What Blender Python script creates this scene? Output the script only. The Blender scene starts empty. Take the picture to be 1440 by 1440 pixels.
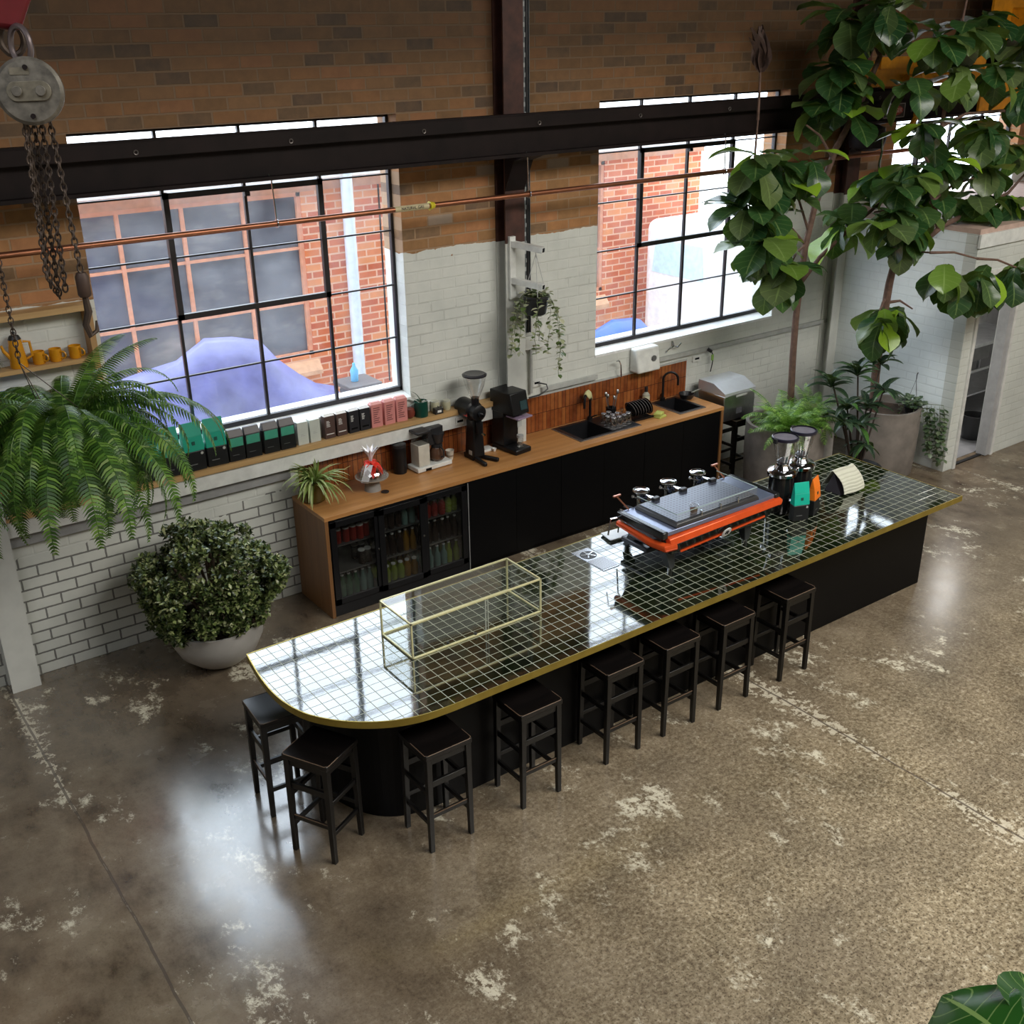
import bpy, math, random
from mathutils import Vector, Matrix, Euler
random.seed(7)
PI = math.pi
COL = bpy.context.scene.collection
V = Vector

# ------------------------------------------------------------------ helpers
class MB:
    def __init__(s): s.v=[]; s.f=[]; s.sm=[]; s.uv=[]; s.M=None
    def add(s, vs, fs, smooth=False, uv=None):
        o=len(s.v)
        for p in vs:
            p=V(p)
            s.v.append(tuple(s.M@p) if s.M else tuple(p))
        s.uv += uv if uv else [(0,0,0)]*len(vs)
        for f in fs: s.f.append([i+o for i in f]); s.sm.append(smooth)
        return s
    def box(s,x0,x1,y0,y1,z0,z1):
        return s.add([(x0,y0,z0),(x1,y0,z0),(x1,y1,z0),(x0,y1,z0),(x0,y0,z1),(x1,y0,z1),(x1,y1,z1),(x0,y1,z1)],
            [(0,3,2,1),(4,5,6,7),(0,1,5,4),(1,2,6,5),(2,3,7,6),(3,0,4,7)])
    def hexa(s,b,t):   # 4 bottom pts, 4 top pts (ccw)
        return s.add(list(b)+list(t),[(0,3,2,1),(4,5,6,7),(0,1,5,4),(1,2,6,5),(2,3,7,6),(3,0,4,7)])
    def bar(s,p0,p1,w,h,up=(0,0,1)):
        p0=V(p0);p1=V(p1);d=(p1-p0).normalized();u=V(up)
        if abs(d.dot(u))>.98:u=V((0,1,0))
        r=d.cross(u).normalized()*w/2;q=r.cross(d).normalized()*h/2
        return s.hexa([p0-r-q,p0+r-q,p0+r+q,p0-r+q],[p1-r-q,p1+r-q,p1+r+q,p1-r+q])
    def tube(s,pts,r,seg=8,cap=True):
        pts=[V(p) for p in pts];n=len(pts);R=r if isinstance(r,(list,tuple)) else [r]*n
        vs=[];prev=None
        for i,p in enumerate(pts):
            d=(pts[min(i+1,n-1)]-pts[max(i-1,0)]).normalized()
            if prev is None:
                a=V((0,0,1)) if abs(d.z)<.9 else V((1,0,0)); u=d.cross(a).normalized()
            else:
                u=(prev-d*prev.dot(d)).normalized()
            prev=u;w=d.cross(u)
            for k in range(seg):
                t=2*PI*k/seg; vs.append(p+(u*math.cos(t)+w*math.sin(t))*R[i])
        fs=[(i*seg+k,i*seg+(k+1)%seg,(i+1)*seg+(k+1)%seg,(i+1)*seg+k) for i in range(n-1) for k in range(seg)]
        if cap: fs+= [tuple(range(seg))[::-1],tuple((n-1)*seg+k for k in range(seg))]
        return s.add(vs,fs,True)
    def lathe(s,prof,c=(0,0,0),seg=24,cap0=True,cap1=True):
        c=V(c);vs=[];n=len(prof)
        for r,z in prof:
            for k in range(seg):
                t=2*PI*k/seg;vs.append(c+V((r*math.cos(t),r*math.sin(t),z)))
        fs=[(i*seg+k,i*seg+(k+1)%seg,(i+1)*seg+(k+1)%seg,(i+1)*seg+k) for i in range(n-1) for k in range(seg)]
        if cap0: fs.append(tuple(range(seg))[::-1])
        if cap1: fs.append(tuple((n-1)*seg+k for k in range(seg)))
        return s.add(vs,fs,True)
    def cyl(s,c,r,h,seg=20,r2=None): return s.lathe([(r,0),(r if r2 is None else r2,h)],c,seg)
    def ball(s,c,r,seg=12,sz=1):
        n=seg//2
        return s.lathe([(max(1e-4,r*math.sin(PI*i/n)),-r*sz*math.cos(PI*i/n)) for i in range(n+1)],c,seg)
    def prism(s,poly,z0,z1):
        n=len(poly)
        return s.add([(x,y,z0) for x,y in poly]+[(x,y,z1) for x,y in poly],
            [tuple(range(n))[::-1],tuple(range(n,2*n))]+[(i,(i+1)%n,n+(i+1)%n,n+i) for i in range(n)])
    def torus(s,c,R,r,ax=(0,0,1),seg=20,sub=8,st=1.0):
        z=V(ax).normalized();a=V((0,0,1)) if abs(z.z)<.9 else V((1,0,0));x=z.cross(a).normalized();y=z.cross(x)
        vs=[];c=V(c)
        for i in range(seg):
            t=2*PI*i/seg;e=x*math.cos(t)+y*math.sin(t);p=c+x*(R*math.cos(t))+y*(R*st*math.sin(t))
            for j in range(sub):
                q=2*PI*j/sub;vs.append(p+e*(r*math.cos(q))+z*(r*math.sin(q)))
        fs=[(i*sub+j,((i+1)%seg)*sub+j,((i+1)%seg)*sub+(j+1)%sub,i*sub+(j+1)%sub) for i in range(seg) for j in range(sub)]
        return s.add(vs,fs,True)
    def quad(s,a,b,c,d,uv=None): return s.add([a,b,c,d],[(0,1,2,3)],False,uv)
    def chain(s,p0,p1,L=.05,r=.006,W=.6):
        p0=V(p0);p1=V(p1);d=(p1-p0);n=max(1,int(d.length/(L*.72)));dn=d.normalized()
        a=V((1,0,0)) if abs(dn.x)<.9 else V((0,1,0));x=dn.cross(a).normalized();y=dn.cross(x)
        for i in range(n):
            c=p0+d*((i+.5)/n);ax=x if i%2 else y;sd=dn.cross(ax).normalized()
            pts=[]
            for k in range(10):
                t=2*PI*k/10;pts.append(c+dn*(L/2*math.cos(t))+sd*(L*W/2*math.sin(t)))
            vs=[];sub=5
            for k,p in enumerate(pts):
                e=(p-c).normalized()
                for j in range(sub):
                    q=2*PI*j/sub;vs.append(p+e*(r*math.cos(q))+ax*(r*math.sin(q)))
            fs=[(i2*sub+j,((i2+1)%10)*sub+j,((i2+1)%10)*sub+(j+1)%sub,i2*sub+(j+1)%sub) for i2 in range(10) for j in range(sub)]
            s.add(vs,fs,True)
        return s
    def leaf(s,p,d,L,W,droop=.6,prof=None,n=7,fold=.25,wave=.0,up=(0,0,1),m=2,curl=0):
        p=V(p);d=V(d).normalized();prof=prof or LP_OVAL
        u=V(up)
        if abs(d.dot(u))>.95:u=V((math.cos(p.x*50),math.sin(p.x*50),.2)).normalized()
        vs=[];uv=[];side=d.cross(u).normalized();ph=random.random()*6
        for i in range(n+1):
            t=i/n;w=W/2*interp(prof,t);nr=side.cross(d).normalized()
            for j in range(-m,m+1):
                q=j/m
                off=nr*(fold*abs(q)*w-curl*w*(q*q)+wave*W*math.sin(t*14+ph+q*1.2)*abs(q))
                vs.append(p+side*(q*w)+off);uv.append((q,t,0))
            if i<n:
                p=p+d*(L/n);d=(Matrix.Rotation(-droop/n,3,side)@d).normalized()
        c=2*m+1
        fs=[(i*c+j,i*c+j+1,(i+1)*c+j+1,(i+1)*c+j) for i in range(n) for j in range(2*m)]
        s.add(vs,fs,True,uv);return p
    def frond(s,p,d,L,W,droop=1.6,n=24,pw=.35,prof=None,up=(0,0,1),tilt=.15):
        """arching rachis with pairs of narrow leaflets"""
        p=V(p);d=V(d).normalized();u=V(up);prof=prof or LP_FERN
        side=d.cross(u)
        if side.length<.1:side=V((1,0,0))
        side.normalize();pts=[p.copy()]
        for i in range(n):
            t=(i+.5)/n;st=L/n;w=W/2*interp(prof,t)
            for sg in (-1,1):
                dd=(side*sg+d*.28-V((0,0,tilt))).normalized();b=st*pw*1.25
                m=p+dd*w*.5;e=p+dd*w-V((0,0,w*.22))+d*w*.08
                s.add([p-d*b,p+d*b,m+d*b*.9,m-d*b*.9,e],[(0,1,2,3),(3,2,4)],False,[(0,t,0),(0,t,0),(.5,t,0),(.5,t,0),(1,t,0)])
            p=p+d*st;pts.append(p.copy())
            d=(Matrix.Rotation(-droop/n*(.4+1.2*t),3,side)@d).normalized()
        s.tube(pts[::3],.0025,4,False);return p
def interp(a,t):
    x=t*(len(a)-1);i=min(int(x),len(a)-2);return a[i]+(a[i+1]-a[i])*(x-i)
LP_OVAL=[.05,.45,.75,.95,1,.95,.8,.5,.0]
LP_FIDDLE=[.04,.42,.55,.56,.7,.92,1,.98,.82,.45,.02]
LP_FERN=[.25,.7,.95,1,1,.95,.9,.8,.65,.45,.2]
LP_STRAP=[.5,.9,1,1,.95,.9,.8,.6,.35,.03]

def setp(o,label=None,cat=None,group=None,kind=None):
    if label:o['label']=label
    if cat:o['category']=cat
    if group:o['group']=group
    if kind:o['kind']=kind
    return o
def obj(name,mb,mat,parent=None,bev=0,ang=.6,segs=2):
    me=bpy.data.meshes.new(name);me.from_pydata(mb.v,[],mb.f);me.update()
    if any(u!=(0,0,0) for u in mb.uv):
        a=me.attributes.new('luv','FLOAT_VECTOR','POINT');a.data.foreach_set('vector',[c for u in mb.uv for c in u])
    me.polygons.foreach_set('use_smooth',[bool(x) or bev>0 for x in mb.sm])
    if any(mb.sm) or bev: me.set_sharp_from_angle(angle=ang)
    if mat:me.materials.append(mat)
    o=bpy.data.objects.new(name,me);COL.objects.link(o)
    if parent:o.parent=parent
    if bev:
        m=o.modifiers.new('bevel','BEVEL');m.width=bev;m.segments=segs;m.limit_method='ANGLE';m.angle_limit=.7
    return o
def thing(name,label,cat,loc=(0,0,0),rz=0,group=None):
    o=bpy.data.objects.new(name,None);COL.objects.link(o);o.location=loc;o.rotation_euler=(0,0,rz);o.empty_display_size=.05
    return setp(o,label,cat,group)
def struct(name,mb,mat,parent=None,**k):
    o=obj(name,mb,mat,parent,**k)
    if not parent:o['kind']='structure'
    return o
def dup(root,loc,rz=None,label=None,sc=None):
    r=root.copy();COL.objects.link(r);r.location=loc
    if rz is not None:r.rotation_euler=(0,0,rz)
    if sc:r.scale=sc
    if label:r['label']=label
    for ch in list(root.children):
        c=ch.copy();COL.objects.link(c);c.parent=r
        for g in list(ch.children):
            d=g.copy();COL.objects.link(d);d.parent=c
    return r

# ------------------------------------------------------------------ materials
class N:
    def __init__(s,name):
        s.m=bpy.data.materials.new(name);s.m.use_nodes=True;s.t=s.m.node_tree;s.b=s.t.nodes['Principled BSDF'];s.o=s.t.nodes['Material Output']
    def n(s,ty,**k):
        x=s.t.nodes.new(ty)
        for a,b in k.items():
            if a=='i':
                for q,w in b.items():
                    if hasattr(w,'is_linked') or isinstance(w,bpy.types.NodeSocket): s.t.links.new(w,x.inputs[q])
                    else:x.inputs[q].default_value=w
            else:setattr(x,a,b)
        return x
    def l(s,a,b):s.t.links.new(a,b)
    def set(s,**k):
        for a,b in k.items():
            q=s.b.inputs[a.replace('_',' ')]
            if isinstance(b,bpy.types.NodeSocket):s.l(b,q)
            else:q.default_value=b
        return s
    def co(s,kind='Object',sc=(1,1,1),loc=(0,0,0),rot=(0,0,0)):
        c=s.n('ShaderNodeTexCoord');m=s.n('ShaderNodeMapping',i={'Scale':sc,'Location':loc,'Rotation':rot});s.l(c.outputs[kind],m.inputs[0]);return m.outputs[0]
    def noise(s,sc,det=4,rough=.5,vec=None,out=0):
        x=s.n('ShaderNodeTexNoise',i={'Scale':sc,'Detail':det,'Roughness':rough})
        s.l(vec if vec else s.co(),x.inputs['Vector']);return x.outputs[out]
    def ramp(s,fac,stops,interp='LINEAR'):
        r=s.n('ShaderNodeValToRGB');r.color_ramp.interpolation=interp;e=r.color_ramp.elements
        while len(e)<len(stops):e.new(.5)
        for q,(p,c) in zip(e,stops):
            q.position=p;q.color=(c,c,c,1) if isinstance(c,(int,float)) else (*c[:3],1)
        s.l(fac,r.inputs[0]);return r.outputs[0]
    def mix(s,f,a,b,mode='MIX'):
        x=s.n('ShaderNodeMix',data_type='RGBA',blend_type=mode)
        for q,w in ((0,f),(6,a),(7,b)):
            if isinstance(w,bpy.types.NodeSocket):s.l(w,x.inputs[q])
            elif q==0:x.inputs[0].default_value=w
            else:x.inputs[q].default_value=(*w[:3],1)
        return x.outputs[2]
    def math(s,op,a,b=0,c=0,clamp=False):
        x=s.n('ShaderNodeMath',operation=op,use_clamp=clamp)
        for i,w in enumerate((a,b,c)):
            if isinstance(w,bpy.types.NodeSocket):s.l(w,x.inputs[i])
            else:x.inputs[i].default_value=w
        return x.outputs[0]
    def bump(s,h,st=.3,dist=.01,nrm=None):
        x=s.n('ShaderNodeBump',i={'Strength':st,'Distance':dist});s.l(h,x.inputs['Height'])
        if nrm:s.l(nrm,x.inputs['Normal'])
        s.l(x.outputs[0],s.b.inputs['Normal']);return x.outputs[0]
MC={}
def pm(name,col,rough=.5,metal=0,var=.12,nsc=12,bump=0,**k):
    """plain procedural material: noise-varied colour"""
    if name in MC:return MC[name]
    a=N(name);f=a.noise(nsc,5,.55)
    lo=tuple(c*(1-var) for c in col);hi=tuple(min(1,c*(1+var)) for c in col)
    a.set(Base_Color=a.ramp(f,[(.3,lo),(.7,hi)]),Roughness=rough,Metallic=metal,**k)
    if bump:a.bump(f,bump,.003)
    MC[name]=a.m;return a.m
def glassy(name,tint=(1,1,1),spec=.12,haze=0,rough=.02):
    if name in MC:return MC[name]
    a=N(name);t=a.n('ShaderNodeBsdfTransparent',i={0:(*tint,1)});g=a.n('ShaderNodeBsdfGlossy',i={'Color':(1,1,1,1),'Roughness':rough})
    lw=a.n('ShaderNodeLayerWeight',i={0:.25});f=a.math('MULTIPLY_ADD',lw.outputs['Facing'],.6,spec*.4,True)
    f2=a.math('MULTIPLY',f,f);f3=a.math('ADD',f2,spec*.25)
    m=a.n('ShaderNodeMixShader');a.l(f3,m.inputs[0]);a.l(t.outputs[0],m.inputs[1]);a.l(g.outputs[0],m.inputs[2]);out=m.outputs[0]
    if haze:
        d=a.n('ShaderNodeBsdfDiffuse',i={0:(.8,.85,.9,1)});tr=a.n('ShaderNodeBsdfTranslucent',i={0:(.8,.85,.9,1)})
        ad=a.n('ShaderNodeMixShader',i={0:.5});a.l(d.outputs[0],ad.inputs[1]);a.l(tr.outputs[0],ad.inputs[2])
        nz=a.noise(2.2,6,.65);hf=a.math('MULTIPLY',a.ramp(nz,[(.35,0),(.75,1)]),haze)
        m2=a.n('ShaderNodeMixShader');a.l(hf,m2.inputs[0]);a.l(out,m2.inputs[1]);a.l(ad.outputs[0],m2.inputs[2]);out=m2.outputs[0]
    a.l(out,a.o.inputs[0]);MC[name]=a.m;return a.m

def brick_nodes(a,vec,bw=.246,rh=.0885,mort=.0075):
    b=a.n('ShaderNodeTexBrick',i={'Color1':(0,0,0,1),'Color2':(1,1,1,1),'Mortar':(.5,.5,.5,1),'Scale':1.0,'Mortar Size':mort,'Mortar Smooth':.25,'Bias':0.0,'Brick Width':bw,'Row Height':rh})
    a.l(vec,b.inputs['Vector']);return b
def swz(a,order='xz',off=(0,0)):
    c=a.n('ShaderNodeTexCoord');s=a.n('ShaderNodeSeparateXYZ');a.l(c.outputs['Object'],s.inputs[0])
    o={'x':s.outputs[0],'y':s.outputs[1],'z':s.outputs[2]};k=a.n('ShaderNodeCombineXYZ')
    a.l(a.math('ADD',o[order[0]],off[0]),k.inputs[0]);a.l(a.math('ADD',o[order[1]],off[1]),k.inputs[1]);return k.outputs[0],o
def mat_wall():
    a=N('hall brickwork');vec,o=swz(a,'xz',(.0,.0))
    nz=a.noise(9,4,.6);wob=a.n('ShaderNodeVectorMath',operation='MULTIPLY_ADD');a.l(a.noise(30,2,.5,out=1),wob.inputs[0]);wob.inputs[1].default_value=(.006,.006,0);a.l(vec,wob.inputs[2])
    b=brick_nodes(a,wob.outputs[0])
    raw=a.ramp(b.outputs['Color'],[(0,(.20,.115,.048)),(.14,(.075,.062,.05)),(.22,(.30,.15,.06)),(.5,(.22,.125,.052)),(.66,(.34,.16,.072)),(.78,(.12,.088,.055)),(.84,(.26,.15,.07)),(1,(.27,.125,.05))],'CONSTANT')
    raw=a.mix(.35,raw,a.ramp(nz,[(.3,(.13,.075,.034)),(.7,(.36,.2,.085))]),'MIX')
    raw=a.mix(b.outputs['Fac'],raw,(.26,.18,.11))
    # less light up the wall, painted as darker brick towards the roof
    lightfall=a.math('MULTIPLY_ADD',o['z'],-1.1,4.75,True);raw=a.mix(1,raw,a.ramp(lightfall,[(0,(.24,.23,.20)),(1,(.95,.93,.9))]),'MULTIPLY');raw=a.mix(1,raw,(1.45,1.35,1.3),'MULTIPLY')
    n2=a.noise(1.3,4,.6)
    mort=a.math('MULTIPLY',b.outputs['Fac'],a.math('MULTIPLY',a.math('LESS_THAN',o['z'],a.math('MULTIPLY_ADD',n2,1.3,.35)),a.math('LESS_THAN',o['x'],1.9)))
    wh=a.ramp(a.noise(3,5,.6),[(.3,(.60,.62,.58)),(.7,(.73,.74,.69))])
    ex=a.math('MULTIPLY',a.math('LESS_THAN',a.noise(2.1,3,.6),.43),b.outputs['Fac'])
    wh=a.mix(a.math('MULTIPLY',ex,.22),wh,(.3,.3,.28))
    wh=a.mix(a.math('MULTIPLY',mort,.78),wh,(.07,.065,.06))
    line=a.math('MULTIPLY_ADD',a.noise(5,3,.6),.07,2.695)
    pf=a.math('GREATER_THAN',o['z'],line)
    pf2=a.math('MAXIMUM',pf,a.math('MULTIPLY',a.math('GREATER_THAN',o['z'],2.64),a.math('GREATER_THAN',a.noise(2.2,4,.7),.62)))
    # stray whitewashed bricks just above the line
    hi=a.math('MULTIPLY',a.math('GREATER_THAN',b.outputs['Color'],.93),a.math('LESS_THAN',o['z'],3.5))
    raw=a.mix(a.math('MULTIPLY',hi,.5),raw,(.42,.4,.36))
    a.set(Base_Color=a.mix(pf2,wh,raw),Roughness=.75)
    inv=a.math('SUBTRACT',1,b.outputs['Fac']);h=a.math('ADD',inv,a.math('MULTIPLY',nz,.35))
    a.bump(h,.55,.008);return a.m
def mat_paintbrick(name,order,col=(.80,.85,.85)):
    a=N(name);vec,o=swz(a,order);b=brick_nodes(a,vec);nz=a.noise(8,4,.6)
    c=a.ramp(a.noise(2,5,.6),[(.3,tuple(x*.9 for x in col)),(.7,tuple(x*1.06 for x in col))])
    c=a.mix(a.math('MULTIPLY',b.outputs['Fac'],.14),c,tuple(x*.6 for x in col))
    a.set(Base_Color=c,Roughness=.7);a.bump(a.math('ADD',a.math('SUBTRACT',1,b.outputs['Fac']),a.math('MULTIPLY',nz,.3)),.5,.007);return a.m
def mat_outbrick():
    a=N('lane brickwork');vec,o=swz(a,'xz');b=brick_nodes(a,vec,.245,.086,.011)
    c=a.ramp(b.outputs['Color'],[(0,(.66,.15,.045)),(.3,(.76,.23,.07)),(.55,(.56,.11,.035)),(.8,(.84,.33,.12)),(1,(.70,.18,.055))],'CONSTANT')
    c=a.mix(.3,c,a.ramp(a.noise(4,4,.6),[(.3,(.36,.06,.03)),(.7,(.7,.25,.12))]))
    c=a.mix(b.outputs['Fac'],c,(.78,.46,.30));a.set(Base_Color=c,Roughness=.85);return a.m
def mat_floor():
    a=N('worn concrete');P=a.co()
    big=a.noise(.5,5,.6,P);mid=a.noise(2.3,8,.68,P);fine=a.noise(34,4,.7,P);spk=a.noise(80,2,.5,P);st=a.noise(7,6,.7,a.co(rot=(0,0,.5),sc=(1,.5,1)))
    s=a.n('ShaderNodeSeparateXYZ');a.l(P,s.inputs[0])
    c=a.ramp(mid,[(.30,(.042,.030,.022)),(.42,(.085,.062,.043)),(.54,(.14,.108,.076)),(.66,(.2,.165,.122)),(.8,(.3,.26,.2))])
    c=a.mix(a.ramp(st,[(.35,.0),(.7,.45)]),c,(.26,.22,.165));c=a.mix(a.ramp(st,[(.28,.5),(.42,0)]),c,(.05,.038,.03))
    # pale open-grained slab towards mid hall, with the lit foreground painted in
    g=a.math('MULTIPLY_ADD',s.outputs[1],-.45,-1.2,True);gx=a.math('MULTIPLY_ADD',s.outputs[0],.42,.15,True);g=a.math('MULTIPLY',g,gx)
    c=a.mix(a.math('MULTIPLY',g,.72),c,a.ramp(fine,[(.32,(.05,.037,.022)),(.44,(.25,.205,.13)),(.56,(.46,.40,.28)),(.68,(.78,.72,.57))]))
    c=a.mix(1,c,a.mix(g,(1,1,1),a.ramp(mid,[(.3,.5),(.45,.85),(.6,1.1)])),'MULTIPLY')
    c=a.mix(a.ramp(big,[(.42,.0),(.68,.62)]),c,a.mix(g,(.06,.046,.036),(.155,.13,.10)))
    c=a.mix(a.math('MULTIPLY',a.ramp(spk,[(.36,1),(.44,0)]),a.math('MULTIPLY_ADD',g,.6,.2)),c,(.05,.038,.025))
    pn=a.noise(1.9,10,.78,a.co(loc=(3.3,1.7,0),sc=(1,.7,1),rot=(0,0,.6)));pn2=a.noise(17,5,.75,P);pn3=a.noise(.7,2,.5,P)
    pt=a.math('MULTIPLY',a.ramp(pn,[(.562,0),(.62,1)]),a.ramp(pn2,[(.44,0),(.50,1)]))
    c=a.mix(a.math('MULTIPLY',pt,.9),c,(.62,.60,.50))
    wx=a.math('MULTIPLY_ADD',a.noise(1.5,3,.6,P),.05,-.025);x=a.math('ADD',s.outputs[0],wx)
    cut=None;sp=None
    for jx,wd in ((-.63,.16),(3.79,.24),(8.66,.2)):
        d=a.math('ABSOLUTE',a.math('SUBTRACT',x,jx));q=a.math('LESS_THAN',d,.008)
        lim=a.math('MULTIPLY',a.math('SUBTRACT',a.math('MULTIPLY_ADD',pn2,1.6,-.3),.42),a.math('MULTIPLY',a.ramp(pn3,[(.38,.0),(.62,1.7)]),wd*1.6));w=a.math('LESS_THAN',d,lim)
        cut=q if cut is None else a.math('MAXIMUM',cut,q);sp=w if sp is None else a.math('MAXIMUM',sp,w)
    c=a.mix(a.math('MULTIPLY',sp,.7),c,(.55,.52,.43));c=a.mix(a.math('MULTIPLY',cut,.8),c,(.07,.055,.045))
    c=a.mix(1,c,(1.12,1.08,1.02),'MULTIPLY')
    a.set(Base_Color=c,Roughness=a.ramp(mid,[(.3,.19),(.7,.30)]),Specular_IOR_Level=a.math('MULTIPLY_ADD',a.math('MULTIPLY_ADD',s.outputs[0],-.4,1.6,True),.55,.3))
    h=a.math('SUBTRACT',a.math('ADD',fine,mid),a.math('MULTIPLY',cut,2));a.bump(h,.06,.003)
    a.set(Coat_Weight=a.math('MULTIPLY',.85,a.math('MULTIPLY_ADD',s.outputs[0],-.55,1.25,True)),Coat_Roughness=a.ramp(st,[(.35,.10),(.7,.24)]),Coat_IOR=1.75);return a.m
def mat_tile():
    a=N('bottle green glazed mosaic');vec,o=swz(a,'xy',(-1.203+.0762*40,3.312+.0762*2))
    b=a.n('ShaderNodeTexBrick',offset=0.0,i={'Color1':(0,0,0,1),'Color2':(1,1,1,1),'Mortar':(.5,.5,.5,1),'Scale':1.0,'Mortar Size':.0026,'Mortar Smooth':.1,'Brick Width':.0762,'Row Height':.0762})
    a.l(vec,b.inputs['Vector'])
    c=a.ramp(b.outputs['Color'],[(0,(.003,.006,.003)),(.5,(.008,.012,.005)),(1,(.016,.019,.008))])
    c=a.mix(b.outputs['Fac'],c,(.34,.36,.28))
    r=a.math('MULTIPLY_ADD',b.outputs['Fac'],.5,.05)
    a.set(Base_Color=c,Roughness=r,Specular_IOR_Level=a.math('MULTIPLY_ADD',b.outputs['Fac'],-.9,1.0),IOR=1.85)
    h=a.math('ADD',a.math('MULTIPLY',a.math('SUBTRACT',1,b.outputs['Fac']),.5),a.math('MULTIPLY',a.noise(22,3,.6),.22))
    a.bump(h,.14,.004);return a.m
def mat_wood(name,c1,c2,axis='x',rough=.4,sc=1):
    if name in MC:return MC[name]
    a=N(name);s={'x':(.6,9,9),'z':(9,9,.6),'y':(9,.6,9)}[axis];s=tuple(q*sc for q in s)
    v=a.co(sc=s);f=a.noise(2.2,8,.62,v);g=a.noise(9,3,.5,v)
    c=a.ramp(f,[(.25,c1),(.5,tuple((x+y)/2 for x,y in zip(c1,c2))),(.75,c2)]);c=a.mix(a.math('MULTIPLY',g,.35),c,tuple(x*.55 for x in c1))
    a.set(Base_Color=c,Roughness=rough);a.bump(f,.06,.002);MC[name]=a.m;return a.m
def mat_splash():
    a=N('terracotta finger tiles')
    vec,o=swz(a,'zx',(-.9,0));b=a.n('ShaderNodeTexBrick',offset=0.0,i={'Color1':(0,0,0,1),'Color2':(1,1,1,1),'Mortar':(.5,.5,.5,1),'Scale':1.0,'Mortar Size':.0025,'Mortar Smooth':.1,'Brick Width':.176,'Row Height':.046})
    a.l(vec,b.inputs['Vector'])
    c=a.ramp(b.outputs['Color'],[(0,(.17,.04,.012)),(.25,(.30,.085,.022)),(.5,(.22,.055,.016)),(.7,(.38,.13,.035)),(.85,(.27,.07,.02)),(1,(.14,.035,.014))])
    c=a.mix(.3,c,a.ramp(a.noise(14,4,.6),[(.3,(.12,.028,.01)),(.7,(.42,.15,.045))]))
    c=a.mix(b.outputs['Fac'],c,(.05,.02,.012));a.set(Base_Color=c,Roughness=.2);a.bump(a.math('SUBTRACT',1,b.outputs['Fac']),.4,.003);return a.m
def mat_leaf(name,stops,rough=.35,vein=True,trans=.25,spec=.5):
    if name in MC:return MC[name]
    a=N(name);g=a.n('ShaderNodeNewGeometry');c=a.ramp(g.outputs['Random Per Island'],stops)
    if vein:
        at=a.n('ShaderNodeAttribute',attribute_name='luv');s=a.n('ShaderNodeSeparateXYZ');a.l(at.outputs['Vector'],s.inputs[0])
        ab=a.math('ABSOLUTE',s.outputs[0]);mid=a.math('LESS_THAN',ab,.05)
        fr=a.math('FRACT',a.math('SUBTRACT',a.math('MULTIPLY',s.outputs[1],7),a.math('MULTIPLY',ab,1.3)))
        sv=a.math('LESS_THAN',fr,.09);vn=a.math('MAXIMUM',mid,a.math('MULTIPLY',sv,.6))
        c=a.mix(a.math('MULTIPLY',vn,.38),c,(.32,.45,.14))
        a.bump(a.math('SUBTRACT',1,a.math('MAXIMUM',mid,sv)),.5,.006)
    a.set(Base_Color=c,Roughness=rough,Specular_IOR_Level=spec)
    if trans:
        t=a.n('ShaderNodeBsdfTranslucent');a.l(a.mix(.5,c,(.3,.5,.05)),t.inputs[0]);m=a.n('ShaderNodeMixShader',i={0:trans});a.l(a.b.outputs[0],m.inputs[1]);a.l(t.outputs[0],m.inputs[2]);a.l(m.outputs[0],a.o.inputs[0])
    MC[name]=a.m;return a.m

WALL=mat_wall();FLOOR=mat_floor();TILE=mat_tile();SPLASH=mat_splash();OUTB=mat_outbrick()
BLK=pm('black laminate',(.0022,.0022,.0026),.45,Specular_IOR_Level=.18)
BLKM=pm('black powder coat',(.006,.006,.007),.38,0,Specular_IOR_Level=.35)
BLKP=pm('black plastic',(.018,.018,.02),.4)
STOOLM=mat_wood('black stained timber',(.0015,.0013,.0012),(.005,.0042,.004),'z',.38)
SEATM=mat_wood('black stained seat timber',(.0018,.0015,.0015),(.008,.0055,.005),'x',.36)
WEAR=mat_wood('worn bare timber edge',(.10,.06,.035),(.22,.15,.10),'x',.5)
OAK=mat_wood('oiled oak worktop',(.38,.165,.05),(.62,.31,.11),'x',.32)
OAKV=mat_wood('oak veneer end panel',(.19,.085,.03),(.32,.15,.055),'z',.42)
PINE=mat_wood('pine shelf plank',(.42,.25,.10),(.62,.40,.18),'x',.5)
PINED=mat_wood('pine shelf side',(.36,.2,.08),(.55,.34,.15),'z',.5)
WHITE=pm('white gloss paint',(.70,.71,.68),.5)
GREYP=pm('pale grey paint',(.45,.46,.44),.55)
SILL=pm('white sill paint',(.82,.83,.82),.5)
STEEL=pm('brushed stainless',(.6,.61,.62),.28,1)
CHROME=pm('chrome',(.62,.63,.66),.12,1,.03)
BRASS=pm('brushed brass',(.36,.27,.055),.38,.75)
BRASSL=pm('pale brass frame',(.72,.67,.38),.4,.35)
COPPER=pm('aged copper pipe',(.33,.13,.07),.35,.8)
RUST=pm('red oxide steel',(.05,.018,.012),.55,0,.4)
BEAMM=pm('sooty dark steel',(.010,.0055,.0052),.6,0,.4,5,Specular_IOR_Level=.2)
OLDM=pm('oily cast iron',(.16,.145,.12),.5,.5,.4,25,.3)
CHN=pm('rusty chain steel',(.09,.065,.05),.5,.6,.4)
GLASSW=glassy('dusty window glass',(.96,.98,1),.1,.17)  # haze covers pane dirt and a painted whitish glow from outside
GLASS=glassy('clear glass',(.95,.965,.95),.2)
GLASSD=glassy('fridge glass',(.55,.57,.56),.22)
CLEARP=glassy('clear hopper plastic',(.86,.86,.86),.42,0,.03)
YEL=pm('crane yellow paint',(.50,.20,.006),.5,0,.2)
YELC=pm('mustard enamel',(.62,.27,.012),.25)
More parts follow.
